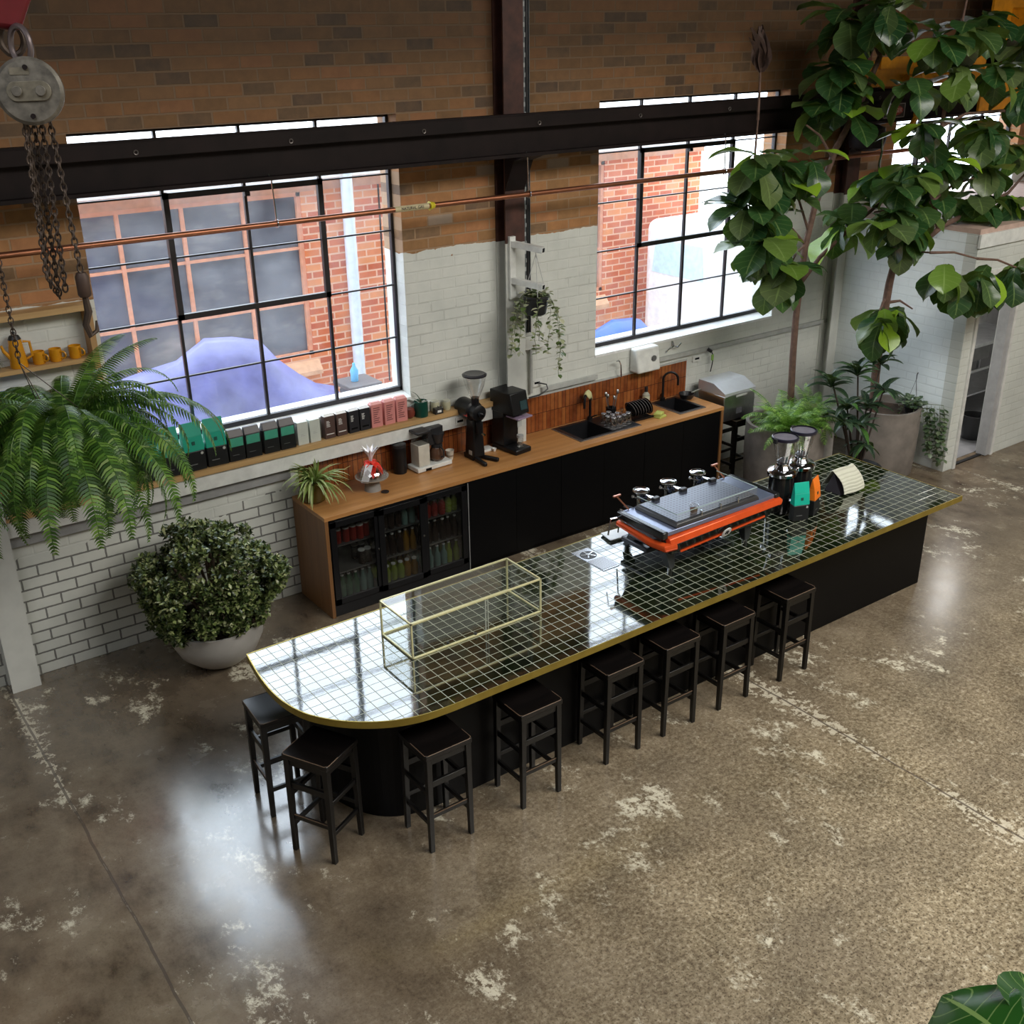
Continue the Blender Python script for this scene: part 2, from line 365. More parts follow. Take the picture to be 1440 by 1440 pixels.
CONC=pm('cast concrete planter',(.20,.175,.155),.8,0,.25,6,.4)
CONCW=pm('pale concrete bowl',(.42,.40,.37),.75,0,.12,5)
SOIL=pm('potting soil',(.05,.03,.018),.9,0,.4,30,.8)
TEAL=pm('teal matte foil',(.0,.30,.20),.42,0,.08)
ORNG=pm('orange matte foil',(.85,.19,.01),.42,0,.08)
BAGB=pm('black matte foil',(.007,.008,.009),.4)
BARK=pm('ficus bark',(.13,.075,.055),.8,0,.3,20,.5)
MC['green']=None

# ------------------------------------------------------------------ camera
cam=bpy.data.cameras.new('camera');co=bpy.data.objects.new('camera',cam);COL.objects.link(co)
cam.sensor_width=36;cam.lens=1533.279*36/1440;cam.clip_end=200
r,u,f=V((0.80842,-0.58848,-0.0127)),V((0.24892,0.32225,0.91334)),V((0.53339,0.74152,-0.40699))
mw=Matrix(((r.x,u.x,-f.x,-1.58261),(r.y,u.y,-f.y,-7.76621),(r.z,u.z,-f.z,4.40623),(0,0,0,1)))
co.matrix_world=mw;bpy.context.scene.camera=co

# ------------------------------------------------------------------ room shell
W1=(.467,2.95);W2=(5.01,7.49);W3=(9.28,11.76);WZ=(1.50,3.80)
def wall_y(x0,x1,z0,z1,th,ops,y0=0):
    mb=MB();xs=sorted({x0,x1,*[a for o in ops for a in o[:2]]});zs=sorted({z0,z1,*[a for o in ops for a in o[2:]]})
    inop=lambda x,z:any(o[0]<x<o[1] and o[2]<z<o[3] for o in ops)
    for a,b in zip(xs,xs[1:]):
        for c,d in zip(zs,zs[1:]):
            if inop((a+b)/2,(c+d)/2):continue
            mb.quad((a,y0,c),(b,y0,c),(b,y0,d),(a,y0,d));mb.quad((b,y0+th,c),(a,y0+th,c),(a,y0+th,d),(b,y0+th,d))
    for a,b,c,d in ops:
        mb.quad((a,y0,c),(a,y0,d),(a,y0+th,d),(a,y0+th,c));mb.quad((b,y0,d),(b,y0,c),(b,y0+th,c),(b,y0+th,d))
        mb.quad((a,y0,d),(b,y0,d),(b,y0+th,d),(a,y0+th,d));mb.quad((b,y0,c),(a,y0,c),(a,y0+th,c),(b,y0+th,c))
    mb.quad((x0,y0,z0),(x0,y0,z1),(x0,y0+th,z1),(x0,y0+th,z0));mb.quad((x1,y0,z1),(x1,y0,z0),(x1,y0+th,z0),(x1,y0+th,z1))
    mb.quad((x0,y0,z1),(x1,y0,z1),(x1,y0+th,z1),(x0,y0+th,z1));return mb
RX0,RX1,RY0,RZ=-7,15,-14,7.2
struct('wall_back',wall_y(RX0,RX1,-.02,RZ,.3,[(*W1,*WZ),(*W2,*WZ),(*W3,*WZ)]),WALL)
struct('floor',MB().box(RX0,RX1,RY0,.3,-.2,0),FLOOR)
PB_X=mat_paintbrick('lit-tone painted brickwork','yz');PB_Y=mat_paintbrick('painted brickwork beside doorway','xz',(.6,.62,.58))  # side face is a lighter bluish copy, window light put into its colour
DIM=pm('limewashed far wall',(.42,.40,.37),.8)
struct('wall_left',MB().box(RX0-.2,RX0,RY0,.3,0,RZ),DIM)
struct('wall_right',MB().box(RX1,RX1+.2,RY0,.3,0,RZ),DIM)
struct('wall_front',MB().box(RX0,RX1,RY0-.2,RY0,0,RZ),DIM)
struct('ceiling',MB().box(RX0-.2,RX1+.2,RY0-.2,.5,RZ,RZ+.15),pm('dark roof lining',(.06,.05,.045),.8))
# kitchen block in the corner, with a flat lid
BX,BY,BH=8.45,-1.70,2.49
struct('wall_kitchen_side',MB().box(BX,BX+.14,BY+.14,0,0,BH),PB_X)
struct('wall_kitchen_front',wall_y(BX,13.5,0,BH,.14,[(8.64,9.30,-.01,2.06)],BY),PB_Y)
struct('ceiling_kitchen',MB().box(BX,13.5,BY,0,BH,BH+.05),pm('bounce-tinted board lid',(.50,.36,.30),.7))  # pink light bounced off the bricks is put into the lid colour
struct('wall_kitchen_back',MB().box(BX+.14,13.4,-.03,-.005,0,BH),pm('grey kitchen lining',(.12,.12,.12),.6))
struct('trim_1',MB().box(BX-.012,13.5,BY-.025,BY,2.36,BH),WHITE)
d=MB();d.box(8.60,8.645,BY-.02,BY+.16,0,2.06);d.box(9.30,9.345,BY-.02,BY+.16,0,2.06);d.box(8.60,9.345,BY-.02,BY+.16,2.06,2.11)
dr=struct('door_1',d,pm('white door frame',(.62,.62,.6),.5))
obj('door_leaf',MB().box(9.21,9.30,BY-.012,BY+.10,0.01,2.05),pm('grey door leaf',(.36,.36,.37),.5),dr)
obj('threshold',MB().box(8.65,9.21,BY+.03,BY+.07,0,.012),BLKM,dr)
struct('trim_2',MB().box(BX+.14,13.4,BY+.14,-.03,0,.006),pm('kitchen vinyl',(.2,.2,.21),.35))

# steel columns (H section, red oxide above, white below the paint line)
def mat_col():
    a=N('column paint');vec,o=swz(a,'xz');hi=a.math('GREATER_THAN',o['z'],2.72)
    a.set(Base_Color=a.mix(hi,a.ramp(a.noise(4,4,.6),[(.3,(.55,.56,.53)),(.7,(.66,.67,.63))]),a.ramp(a.noise(7,4,.6),[(.3,(.03,.011,.008)),(.7,(.085,.03,.02))])),Roughness=.6);return a.m
COLM=mat_col()
for i,x in enumerate((-.51,3.97,8.42)):
    m=MB();m.box(x-.10,x+.10,-.15,-.135,0,RZ);m.box(x-.10,x+.10,-.015,0,0,RZ);m.box(x-.008,x+.008,-.135,-.015,0,RZ)
    o=struct('trim_%d'%(3+i),m,COLM)
# window units -------------------------------------------------------
FRM=pm('dark steel window frame',(.016,.014,.017),.45)
def window(n,ox):
    pw,ph,z0=.617,.4435,1.568;y=.15
    fr=MB();x1=ox+4*pw;zt=z0+5*ph
    for a,b,c,d_ in ((ox-.03,ox+.018,z0-.03,zt+.02),(x1-.018,x1+.005,z0-.03,zt+.02),(ox,x1,z0-.03,z0+.012),(ox,x1,zt-.012,zt+.02)):fr.box(a,b,y-.02,y+.02,c,d_)
    w=struct('window_%d'%n,fr,FRM)
    gb=MB()
    for i in (1,2,3):gb.box(ox+i*pw-.011,ox+i*pw+.011,y-.018,y+.012,z0,zt)
    for j in (1,2,3,4):gb.box(ox,x1,y-.012,y+.008,z0+j*ph-.006,z0+j*ph+.006)
    obj('glazing_bars',gb,FRM,w)
    s=MB();a0,a1,c0,c1=ox+pw-.01,ox+3*pw+.01,z0+2*ph-.01,z0+4*ph+.015
    for a,b,c,d_ in ((a0,a0+.042,c0,c1),(a1-.042,a1,c0,c1),(a0,a1,c0,c0+.042),(a0,a1,c1-.042,c1)):s.box(a,b,y-.035,y+.0,c,d_)
    sa=obj('pivot_sash',s,FRM,w);obj('latch',MB().box(ox+2*pw-.02,ox+2*pw+.02,y-.06,y-.03,c1-.07,c1-.04),BLKM,sa)
    obj('panes',MB().quad((ox,y,z0),(x1,y,z0),(x1,y,zt),(ox,y,zt)),GLASSW,w)
    sl=MB();sl.hexa([(ox-.008,-.006,1.49),(x1+.008,-.006,1.49),(x1+.008,.3,1.49),(ox-.008,.3,1.49)],[(ox-.008,-.006,1.515),(x1+.008,-.006,1.515),(x1+.008,.3,1.575),(ox-.008,.3,1.575)])
    obj('sill',sl,SILL,w)
window(1,.476);window(2,5.017);window(3,9.285)

# ------------------------------------------------------------------ crane beam, pipe, fittings on the wall
t=thing('crane_beam','long dark steel runway beam crossing in front of both windows','beam',(0,-.35,0))
m=MB();m.box(RX0+.1,RX1-.1,-.012,.012,3.47,3.73);m.box(RX0+.1,RX1-.1,-.09,.09,3.45,3.475);m.box(RX0+.1,RX1-.1,-.09,.09,3.72,3.745);obj('girder',m,BEAMM,t)
obj('rail',MB().box(RX0+.1,RX1-.1,-.035,.035,3.745,3.77),BEAMM,t)
m=MB().box(RX0+.1,RX1-.1,-.10,-.088,3.67,3.76);cl=obj('edge_angle',m,BEAMM,t)
for i in range(14):
    x=-1.4+i*1.08
    if -.8<x<11: obj('bolt',MB().torus((x,-.104,3.70),.014,.004,(0,1,0),10,5),pm('bolt steel',(.16,.14,.13),.4,.6),t)
m=MB()
for x in (-.51,3.97,8.42): m.hexa([(x-.1,.075,3.40),(x+.1,.075,3.40),(x+.1,.2,3.15),(x-.1,.2,3.15)],[(x-.1,-.09,3.452),(x+.1,-.09,3.452),(x+.1,.2,3.452),(x-.1,.2,3.452)])
obj('bracket',m,BEAMM,t)
t=thing('gas_pipe','long copper gas pipe hung level below the crane beam','pipe',(0,-.4,3.15))
obj('pipe_run',MB().tube([(RX0+.2,0,0),(4,0,0),(9.0,0,0)],.021,12),COPPER,t)
for x in (1.70,3.93,6.20):
    m=MB();m.tube([(x,0,.03),(x-.01,.0,.30),(x-.03,.0,.34)],.005,6);m.torus((x,0,0),.028,.005,(1,0,0),14,6);obj('hanger',m,CHROME,t)
lb=obj('label_band',MB().cyl((0,0,0),.0225,.30,16),pm('cream pipe label',(.55,.47,.28),.5),t);lb.rotation_euler=(0,PI/2,0);lb.location=(2.66,0,0)
lb=obj('flow_arrow',MB().lathe([(.0225,0),(.034,.002),(.023,.045)],(0,0,0),16),pm('yellow pipe arrow',(.6,.5,.02),.5),t);lb.rotation_euler=(0,PI/2,0);lb.location=(2.97,0,0)
def text(name,s,size,mat,parent,loc,rot=(PI/2,0,0),ext=.0008,al='CENTER'):
    c=bpy.data.curves.new(name,'FONT');c.body=s;c.size=size;c.extrude=ext;c.align_x=al;c.align_y='CENTER'
    o=bpy.data.objects.new(name+'_tmp',c);COL.objects.link(o);bpy.context.view_layer.update()
    me=bpy.data.meshes.new_from_object(o.evaluated_get(bpy.context.evaluated_depsgraph_get()));bpy.data.objects.remove(o)
    me.materials.clear();me.materials.append(mat);o=bpy.data.objects.new(name,me);COL.objects.link(o);o.location=loc;o.rotation_euler=rot
    if parent:o.parent=parent
    return o
INK=pm('dark print',(.02,.02,.02),.6);INKW=pm('white print',(.75,.75,.72),.6)
text('lettering','NATURAL GAS',.030,INK,t,(2.81,-.0235,.002))
# danger sign on the beam
t=thing('danger_sign','small DANGER sign fixed to the crane beam beside the yellow crane','sign',(8.57,-.458,3.565))
obj('plate',MB().box(-.18,.18,-.004,.004,-.075,.075),pm('black sign plate',(.02,.012,.012),.5),t)
m=MB()
for a,b,c,d_ in ((-.17,.17,.062,.067),(-.17,.17,-.067,-.062),(-.17,-.165,-.067,.067),(.165,.17,-.067,.067)):m.box(a,b,-.006,-.0035,c,d_)
obj('border',m,pm('sign white',(.4,.36,.35),.5),t)
m=MB();m.add([(.145*math.cos(2*PI*k/28),-.0055,.05*math.sin(2*PI*k/28)) for k in range(28)],[tuple(range(28))]);obj('red_oval',m,pm('sign red',(.30,.03,.02),.5),t)
text('lettering','DANGER',.062,pm('sign letters',(.55,.38,.35),.5),t,(0,-.007,0))
t=thing('notice_sign','white edged notice half hidden by the yellow crane leg','sign',(8.93,-.458,3.60))
obj('plate',MB().box(-.09,.09,-.004,.004,-.06,.06),pm('black sign plate',(.02,.012,.012),.5),t)
text('lettering','NOTICE',.04,pm('sign white',(.4,.36,.35),.5),t,(0,-.006,.02))
# yellow crane end truck standing on the rail
t=thing('yellow_crane','yellow overhead crane carriage standing on the beam behind the leaves','crane',(9.6,-.35,3.77))
obj('end_truck',MB().box(-1.75,1.6,-.13,.13,.03,.27),YEL,t,bev=.02)
m=MB();m.box(.4,2.2,-.16,-.13,-.28,1.1);m.box(-1.4,2.2,-.16,-.13,.2,.31);obj('side_plate',m,YEL,t)
m=MB();m.tube([(-.78,-.2,.34),(-.78,-.2,-.28),(-.86,-.2,-.38)],.03,8);obj('rail_sweep',m,YEL,t)
m=MB();m.tube([(-1.0,-.18,.1),(-.35,-.18,.1)],.045,8);obj('buffer',m,YEL,t)
for x in (-1.3,1.0):
    o=obj('wheel',MB().cyl((x,0,0),.11,.05),BEAMM,t);o.rotation_euler=(PI/2,0,0);o.location=(0,.02,.08)
obj('bridge_girder',MB().box(.75,1.25,-3.2,.1,.3,.75),YEL,t,bev=.02)
t=thing('hoist_motor','dark hanging hoist motor housing under the beam at the third column','motor',(8.23,-.42,3.198))
obj('housing',MB().lathe([(.10,0),(.17,.03),(.19,.12),(.17,.22),(.10,.25)],(0,0,0),24),BEAMM,t)
obj('pendant_cable',MB().tube([(0,-.18,.15),(.01,-.19,.0),(.0,-.18,-.12),(.015,-.18,-.22)],.012,8),CHROME,t)
# roof bracket on the middle column
struct('trim_7',MB().hexa([(3.78,-.42,4.72),(4.3,-.42,4.86),(4.3,-.1,4.86),(3.78,-.1,4.72)],[(3.78,-.42,5.2),(4.6,-.42,5.3),(4.6,-.1,5.3),(3.78,-.1,5.2)]),BEAMM)
# cable tray beside the middle column
t=thing('cable_tray','grey slotted cable tray running up beside the middle steel column','tray',(4.115,-.09,0))
m=MB();m.box(-.012,.045,.0,.006,1.9,6.8);m.box(.043,.048,-.02,.006,1.9,6.8);obj('tray_back',m,pm('galvanised tray',(.17,.19,.2),.4,.5),t)
obj('red_cable',MB().box(-.03,-.014,-.01,.004,1.9,6.8),pm('red cable sheath',(.36,.05,.015),.5),t)
m=MB()
for i in range(62): m.box(-.006+.012*(i%2),.012+.012*(i%2),-.004,-.001,2.0+i*.075,2.035+i*.075)
obj('slots',m,pm('slot glint',(.38,.4,.4),.4),t)
obj('black_cable',MB().box(.018,.036,-.012,0,1.9,6.8),BLKP,t)
for z in (2.0,3.1,4.6):obj('wall_clip',MB().box(-.01,.045,.006,.089,z,z+.03),GREYP,t)
# brackets and hanging ivy
t=thing('wall_bracket','white steel frame with two projecting arms on the middle column','bracket',(3.92,-.152,2.30))
obj('upright',MB().box(-.03,.03,-.03,0,-.05,.48),WHITE,t)
for z in (.42,.11):
    a=obj('arm',MB().bar((0,-.02,z),(.12,-.30,z-.03),.05,.05),WHITE,t);obj('open_end',MB().bar((.1185,-.2965,z-.0297),(.1208,-.3022,z-.0303),.034,.034),BLK,a)
IVYL=mat_leaf('variegated ivy leaves',[(0,(.06,.11,.03)),(.4,(.14,.2,.06)),(.6,(.45,.47,.30)),(.85,(.6,.6,.42)),(1,(.1,.16,.05))],.4,False,.15)
def vines(mb,st,c,n,L,R,leafs=.03,seed=1,spread=1.0,dens=.035):
    rr=random.Random(seed)
    for k in range(n):
        a=2*PI*k/n+rr.uniform(-.3,.3);p=V(c)+V((math.cos(a)*R,math.sin(a)*R,0));pts=[V(c)+V((0,0,-.01)),p.copy()];l=L*rr.uniform(.45,1.1)
        q=p.copy();vx=V((math.cos(a),math.sin(a),0))*.03*spread
        for i in range(int(l/.04)):
            q=q+vx*(.7**i)+V((rr.uniform(-.012,.012),rr.uniform(-.012,.012),-.038));pts.append(q.copy())
            for _ in range(max(1,int(.04/dens))):
                d=V((rr.uniform(-1,1),rr.uniform(-1,1),rr.uniform(-.5,.5)))
                mb.leaf(q,d,leafs*rr.uniform(.8,1.5),leafs*rr.uniform(.7,1.1),.5,n=3,m=1)
        st.tube(pts,.0022,4,False)
t=thing('hanging_ivy','black plastic basket of variegated ivy trailing beside the middle column','plant',(4.03,-.36,2.13))
obj('basket',MB().lathe([(.07,0),(.085,.01),(.112,.15),(.118,.155),(.118,.17),(.105,.17),(.09,.05)],(0,0,0),28),BLKP,t)
obj('soil',MB().cyl((0,0,.13),.10,.012),SOIL,t)
m=MB()
for k in range(3):
    a=k*2.1;m.tube([(.11*math.cos(a),.11*math.sin(a),.165),(0,.0,.52)],.0025,5)
m.tube([(0,0,.52),(.0,.02,.57),(.02,.02,.55)],.003,5);obj('hanger_wires',m,pm('pale hanger wire',(.55,.55,.55),.4),t)
m=MB();s=MB();vines(m,s,(0,0,.17),9,.66,.115,.048,5,1.0,.02)
rr=random.Random(3)
for i in range(70):
    a=rr.uniform(0,6.28);q=rr.uniform(0,.11);m.leaf((q*math.cos(a),q*math.sin(a),.16+rr.uniform(0,.04)),(math.cos(a),math.sin(a),rr.uniform(-.2,.8)),.05,.035,.6,n=3,m=1)
obj('foliage',m,IVYL,t);obj('vines',s,pm('green vine stem',(.12,.16,.06),.6),t)

# fittings on the back wall
t=thing('distribution_box','flat white service box on the wall behind the hanging ivy','box',(4.20,-.05,1.86))
obj('casing',MB().box(-.17,.17,0,.045,-.14,.14),WHITE,t,bev=.006);obj('lid_seam',MB().box(-.165,.165,-.003,0,-.012,-.004),GREYP,t)
setp(obj('wall_conduit',MB().tube([(4.22,-.03,1.72),(4.22,-.03,1.30)],.016,8),GREYP),'short vertical grey conduit dropping from the flat white service box','conduit')
t=thing('duct_rail','long grey painted conduit along the wall above the terracotta tiles','conduit',(0,0,0))
obj('duct',MB().box(4.35,5.02,-.035,-.001,1.285,1.325),GREYP,t);obj('duct',MB().box(5.76,8.40,-.035,-.001,1.305,1.345),GREYP,t)
t=thing('water_boiler','white boxy water heater mounted under the right window sill','appliance',(5.60,-.003,1.27))
obj('casing',MB().hexa([(-.15,-.14,0),(.15,-.14,0),(.15,0,0),(-.15,0,0)],[(-.15,-.10,.24),(.15,-.10,.24),(.15,0,.24),(-.15,0,.24)]),WHITE,t,bev=.02,segs=3)
o=obj('dial',MB().cyl((0,0,0),.028,.012),pm('grey dial',(.12,.12,.12),.4),t);o.rotation_euler=(PI/2,0,0);o.location=(.06,-.125,.13)
setp(obj('drinking_spout',MB().tube([(5.30,-.004,1.26),(5.30,-.06,1.26),(5.29,-.06,1.38),(5.26,-.07,1.43),(5.21,-.09,1.44)],.007,8),CHROME),'thin curved chrome spout on the wall left of the white heater','spout')
def socket(x,z,label,w=.11,plug=None):
    t=thing('power_socket',label,'socket',(x,-.003,z))
    obj('plate',MB().box(-w/2,w/2,-.012,0,-.035,.035),WHITE,t,bev=.003)
    obj('pin_slot',MB().box(-.03,.03,-.0135,-.0118,-.01,.01),BLK,t)
    return t
socket(4.30,1.38,'white power socket on the wall above the black box grinder',.12)
socket(6.38,1.24,'white power socket on the wall above the steel ice maker',.12)
t=thing('plug_and_flex','black plug and dark flex looping down behind the steel ice maker','cord',(6.50,-.04,1.30))
obj('plug',MB().bar((0,0,.03),(.03,-.03,.0),.035,.03),BLKP,t);obj('flex',MB().tube([(.03,-.03,0),(.07,-.02,-.06),(.06,-.02,-.14),(.04,-.02,-.22)],.006,6),BLKP,t);obj('green_tag',MB().box(.02,.05,-.045,-.038,-.09,-.03),pm('green tag',(.25,.45,.08),.5),t)
setp(obj('looped_flex',MB().tube([(4.31,-.02,1.38),(4.36,-.08,1.37),(4.36,-.10,1.33),(4.25,-.12,1.30),(4.12,-.13,1.30)],.007,6),BLKP),'black flex plugged in above the box grinder','flex')
m=MB();m.tube([(6.02,-.008,1.485),(6.02,-.03,1.44),(6.05,-.06,1.43),(6.10,-.05,1.46)],.008,6);m.tube([(6.02,-.03,1.44),(5.94,-.03,1.41),(5.94,-.008,1.38)],.007,6)
setp(obj('pipe_stubs',m,CHROME),'small bare pipe stubs under the middle of the right window','pipes')

# ------------------------------------------------------------------ the lane outside
struct('floor_lane',MB().box(-12,30,.3,30,-.25,-.02),pm('pale lane concrete',(.62,.6,.57),.8))
t=thing('brick_building','red brick building across the lane with wide timber windows','building',(0,4.0,0))
ops=[(1.2,3.98,.82,2.72),(7.9,8.52,.95,2.72)]
obj('wall',wall_y(-8,10.35,-.02,2.92,.3,ops),OUTB,t)
def owin(x0,x1,z0,z1,nx,nz,name='window'):
    m=MB();w=.05
    m.box(x0,x1,.02,.09,z0,z0+w);m.box(x0,x1,.02,.09,z1-w,z1);m.box(x0,x0+w,.02,.09,z0,z1);m.box(x1-w,x1,.02,.09,z0,z1)
    for i in range(1,nx):x=x0+(x1-x0)*i/nx;m.box(x-.02,x+.02,.03,.08,z0,z1)
    for i in range(1,nz):z=z0+(z1-z0)*i/nz;m.box(x0,x1,.035,.075,z-.015,z+.015)
    o=obj(name,m,pm('weathered salmon timber',(.75,.34,.2),.6),t)
    a=N('lane window panes');f=a.noise(.9,4,.6,a.co(sc=(1,1,2.5)));a.set(Base_Color=a.ramp(f,[(.3,(.07,.08,.11)),(.55,(.14,.15,.18)),(.75,(.34,.33,.32))]),Roughness=.12)
    obj('pane',MB().quad((x0,.07,z0),(x1,.07,z0),(x1,.07,z1),(x0,.07,z1)),a.m,o)
    s=MB();s.hexa([(x0-.05,-.10,z0-.22),(x1+.05,-.10,z0-.22),(x1+.05,.05,z0-.12),(x0-.05,.05,z0-.12)],[(x0-.05,-.10,z0-.17),(x1+.05,-.10,z0-.17),(x1+.05,.05,z0),(x0-.05,.05,z0)])
    obj('window_sill',s,pm('sloping brick sill',(.72,.42,.25),.8),t)
owin(1.2,3.98,.82,2.72,4,3);owin(7.9,8.52,.95,2.72,1,3)
obj('pane_white_board',MB().box(3.3,3.9,.095,.10,1.0,2.6),pm('white blind',(.75,.73,.7),.6),t)
obj('gutter',MB().box(-8,10.4,-.14,.0,2.86,3.0),pm('white gutter',(.85,.83,.8),.6),t)
obj('fascia',MB().box(-8,10.4,-.01,.1,2.72,2.86),pm('timber fascia',(.6,.3,.18),.6),t)
obj('roof',MB().hexa([(-8,-.1,2.98),(10.4,-.1,2.98),(10.4,7,5.0),(-8,7,5.0)],[(-8,-.1,3.02),(10.4,-.1,3.02),(10.4,7,5.05),(-8,7,5.05)]),pm('zinc roof sheet',(.86,.87,.9),.5),t)
obj('downpipe',MB().tube([(4.52,-.1,2.95),(4.52,-.1,0)],.07,12),pm('pale blue downpipe',(.66,.76,.88),.5),t)
obj('expansion_joint',MB().box(4.98,5.0,-.004,0,.3,2.86),BLK,t)
# white van further along the lane
t=thing('white_van','bleached white van parked in the lane behind the right window','van',(0,0,0))
obj('body',MB().box(9.0,13.5,2.3,3.7,.25,1.95),pm('white van paint',(.9,.9,.9),.4),t,bev=.15,segs=4)
obj('windscreen',MB().hexa([(8.99,2.5,1.25),(9.02,2.5,1.25),(9.02,3.5,1.25),(8.99,3.5,1.25)],[(9.0,2.55,1.7),(9.03,2.55,1.7),(9.03,3.45,1.7),(9.0,3.45,1.7)]),pm('van glass',(.6,.8,.85),.2),t)
for x in (9.7,12.6):
    o=obj('wheel',MB().cyl((0,0,0),.32,.2),BLKP,t);o.rotation_euler=(PI/2,0,0);o.location=(x,2.45,.30)
# tarpaulins
def tarp(name,label,pts,y0,y1,z0,mat,seed):
    rr=random.Random(seed);m=MB();n=len(pts);rows=9
    vs=[];
    for j in range(rows+1):
        q=j/rows;k=math.sin(PI*min(1,q*1.0))**.55 if 0<q<1 else 0
        for x,z in pts:
            vs.append((x+rr.uniform(-.02,.02)+(q-.5)*.25,y0+(y1-y0)*q,z0+(z-z0)*k+rr.uniform(-.022,.022)))
    m.add(vs,[(j*n+i,j*n+i+1,(j+1)*n+i+1,(j+1)*n+i) for j in range(rows) for i in range(n-1)],True)
    return setp(obj(name,m,mat,ang=3),label,'tarpaulin')
tarp('tarpaulin','periwinkle blue tarpaulin over a tall lump outside the left window',[(-.5,.2),(-.2,1.42),(.4,1.55),(.84,1.60),(1.22,1.66),(1.5,1.74),(1.78,1.86),(2.06,1.87),(2.28,1.80),(2.42,1.62),(2.62,1.43),(2.85,1.25),(3.06,1.16),(3.15,.9),(3.2,.2)],.8,2.4,.0,pm('periwinkle tarp',(.115,.12,.32),.5,0,.3,4,.8),4)
tarp('tarpaulin','bright blue tarpaulin low down outside the right window',[(5.7,.2),(5.9,1.0),(6.3,1.17),(6.65,1.27),(7.0,1.24),(7.2,1.1),(7.5,.9),(7.7,.2)],1.0,2.2,.0,pm('bright blue tarp',(.0,.07,.42),.5,0,.3,3),5)
t=thing('garden_chair','pale plastic garden chair standing behind the periwinkle tarpaulin','chair',(2.35,3.2,0))
PL=pm('pale yellow plastic',(.9,.9,.72),.5)
obj('seat',MB().box(-.24,.24,-.22,.22,.74,.78),PL,t,bev=.015);obj('backrest',MB().box(-.24,.24,.2,.24,.85,1.20),PL,t,bev=.015)
for sx in (-.2,.2):
    for sy in (-.18,.2):obj('leg',MB().box(sx-.02,sx+.02,sy-.02,sy+.02,0,.86 if sy>0 else .75),PL,t)
t=thing('lane_bin','dark wheelie bin with a blue bottle by the pale downpipe','bin',(3.75,2.5,0))
obj('body',MB().lathe([(.16,0),(.22,.85)],(0,0,0),4),pm('dark grey bin',(.12,.11,.11),.5),t);obj('lid',MB().box(-.2,.2,-.2,.2,.85,.90),pm('dark grey bin',(.12,.11,.11),.5),t,bev=.01)
setp(obj('blue_bottle',MB().lathe([(.04,0),(.045,.12),(.015,.17),(.015,.2)],(3.72,2.5,.902),12),pm('blue bottle',(.15,.5,.8),.3)),'small blue bottle on the dark bin lid','bottle')


# ------------------------------------------------------------------ back counter run
CT=.90
SKY0=-.581
t=thing('oak_worktop','long oiled oak worktop running along the back wall','worktop',(0,0,0))
def slab(xs,holes,y0,y1,z0,z1):
    m=MB();xb=sorted({xs[0],xs[1],*[a for h in holes for a in h[:2]]});yb=sorted({y0,y1,*[a for h in holes for a in h[2:]]})
    ins=lambda x,y:any(h[0]<x<h[1] and h[2]<y<h[3] for h in holes)
    for a,b in zip(xb,xb[1:]):
        for c,d in zip(yb,yb[1:]):
            if ins((a+b)/2,(c+d)/2):continue
            m.quad((a,c,z1),(b,c,z1),(b,d,z1),(a,d,z1));m.quad((a,d,z0),(b,d,z0),(b,c,z0),(a,c,z0))
    def wall(a,b,c,d):m.quad((a,c,z0),(b,d,z0),(b,d,z1),(a,c,z1))
    wall(xs[0],xs[1],y0,y0);wall(xs[1],xs[1],y0,y1);wall(xs[1],xs[0],y1,y1);wall(xs[0],xs[0],y1,y0)
    for h in holes:
        wall(h[1],h[0],h[2],h[2]);wall(h[1],h[1],h[3],h[2]);wall(h[0],h[1],h[3],h[3]);wall(h[0],h[0],h[2],h[3])
    return m
H1=(4.50,4.86,-.455,-.085);H2=(5.74,6.02,-.455,-.085)
obj('top',slab((1.769,6.217),[H1,H2],-.585,-.012,.868,CT),OAK,t)
setp(obj('end_panel',MB().box(1.769,1.80,-.585,-.012,0,.867),OAKV,bev=.002),'oak end panel closing the left end of the back counter','panel')
setp(obj('end_panel',MB().box(6.186,6.217,-.585,-.012,0,.867),OAKV,bev=.002),'oak end panel closing the right end of the back counter','panel')
# terracotta splashback
struct('trim_8',MB().box(1.85,3.865,-.010,-.001,CT,1.19).box(4.075,6.235,-.010,-.001,CT,1.245),SPLASH)
struct('trim_9',MB().box(4.075,6.235,-.014,-.001,1.245,1.262),GREYP)
# bar fridge with three sliding glass doors
t=thing('bar_fridge','black bar fridge with three glass doors under the left end of the oak worktop','fridge',(1.802,-.565,0))
FW=1.322
m=MB();m.box(0,FW,.0,.02,.02,.09);m.box(0,FW,0,.53,.09,.11);m.box(0,FW,.50,.53,.11,.86);m.box(0,.02,0,.5,.11,.86);m.box(FW-.02,FW,0,.5,.11,.86);m.box(0,FW,0,.53,.835,.86)
obj('cabinet',m,BLKM,t)
obj('kick_plate',MB().box(0,FW,-.004,.012,.0,.10),BLKM,t,bev=.004)
obj('liner',MB().quad((.02,.495,.11),(FW-.02,.495,.11),(FW-.02,.495,.835),(.02,.495,.835)),pm('fridge liner',(.10,.105,.105),.5),t)
obj('wire_shelf',MB().box(.03,FW-.03,.06,.49,.345,.349),pm('wire shelf',(.16,.16,.16),.4,.5),t);obj('wire_shelf',MB().box(.03,FW-.03,.06,.49,.585,.589),MC['wire shelf'],t)
obj('shelf_edge',MB().box(.03,FW-.03,.055,.06,.583,.592),STEEL,t);obj('shelf_edge',MB().box(.03,FW-.03,.055,.06,.343,.352),STEEL,t)
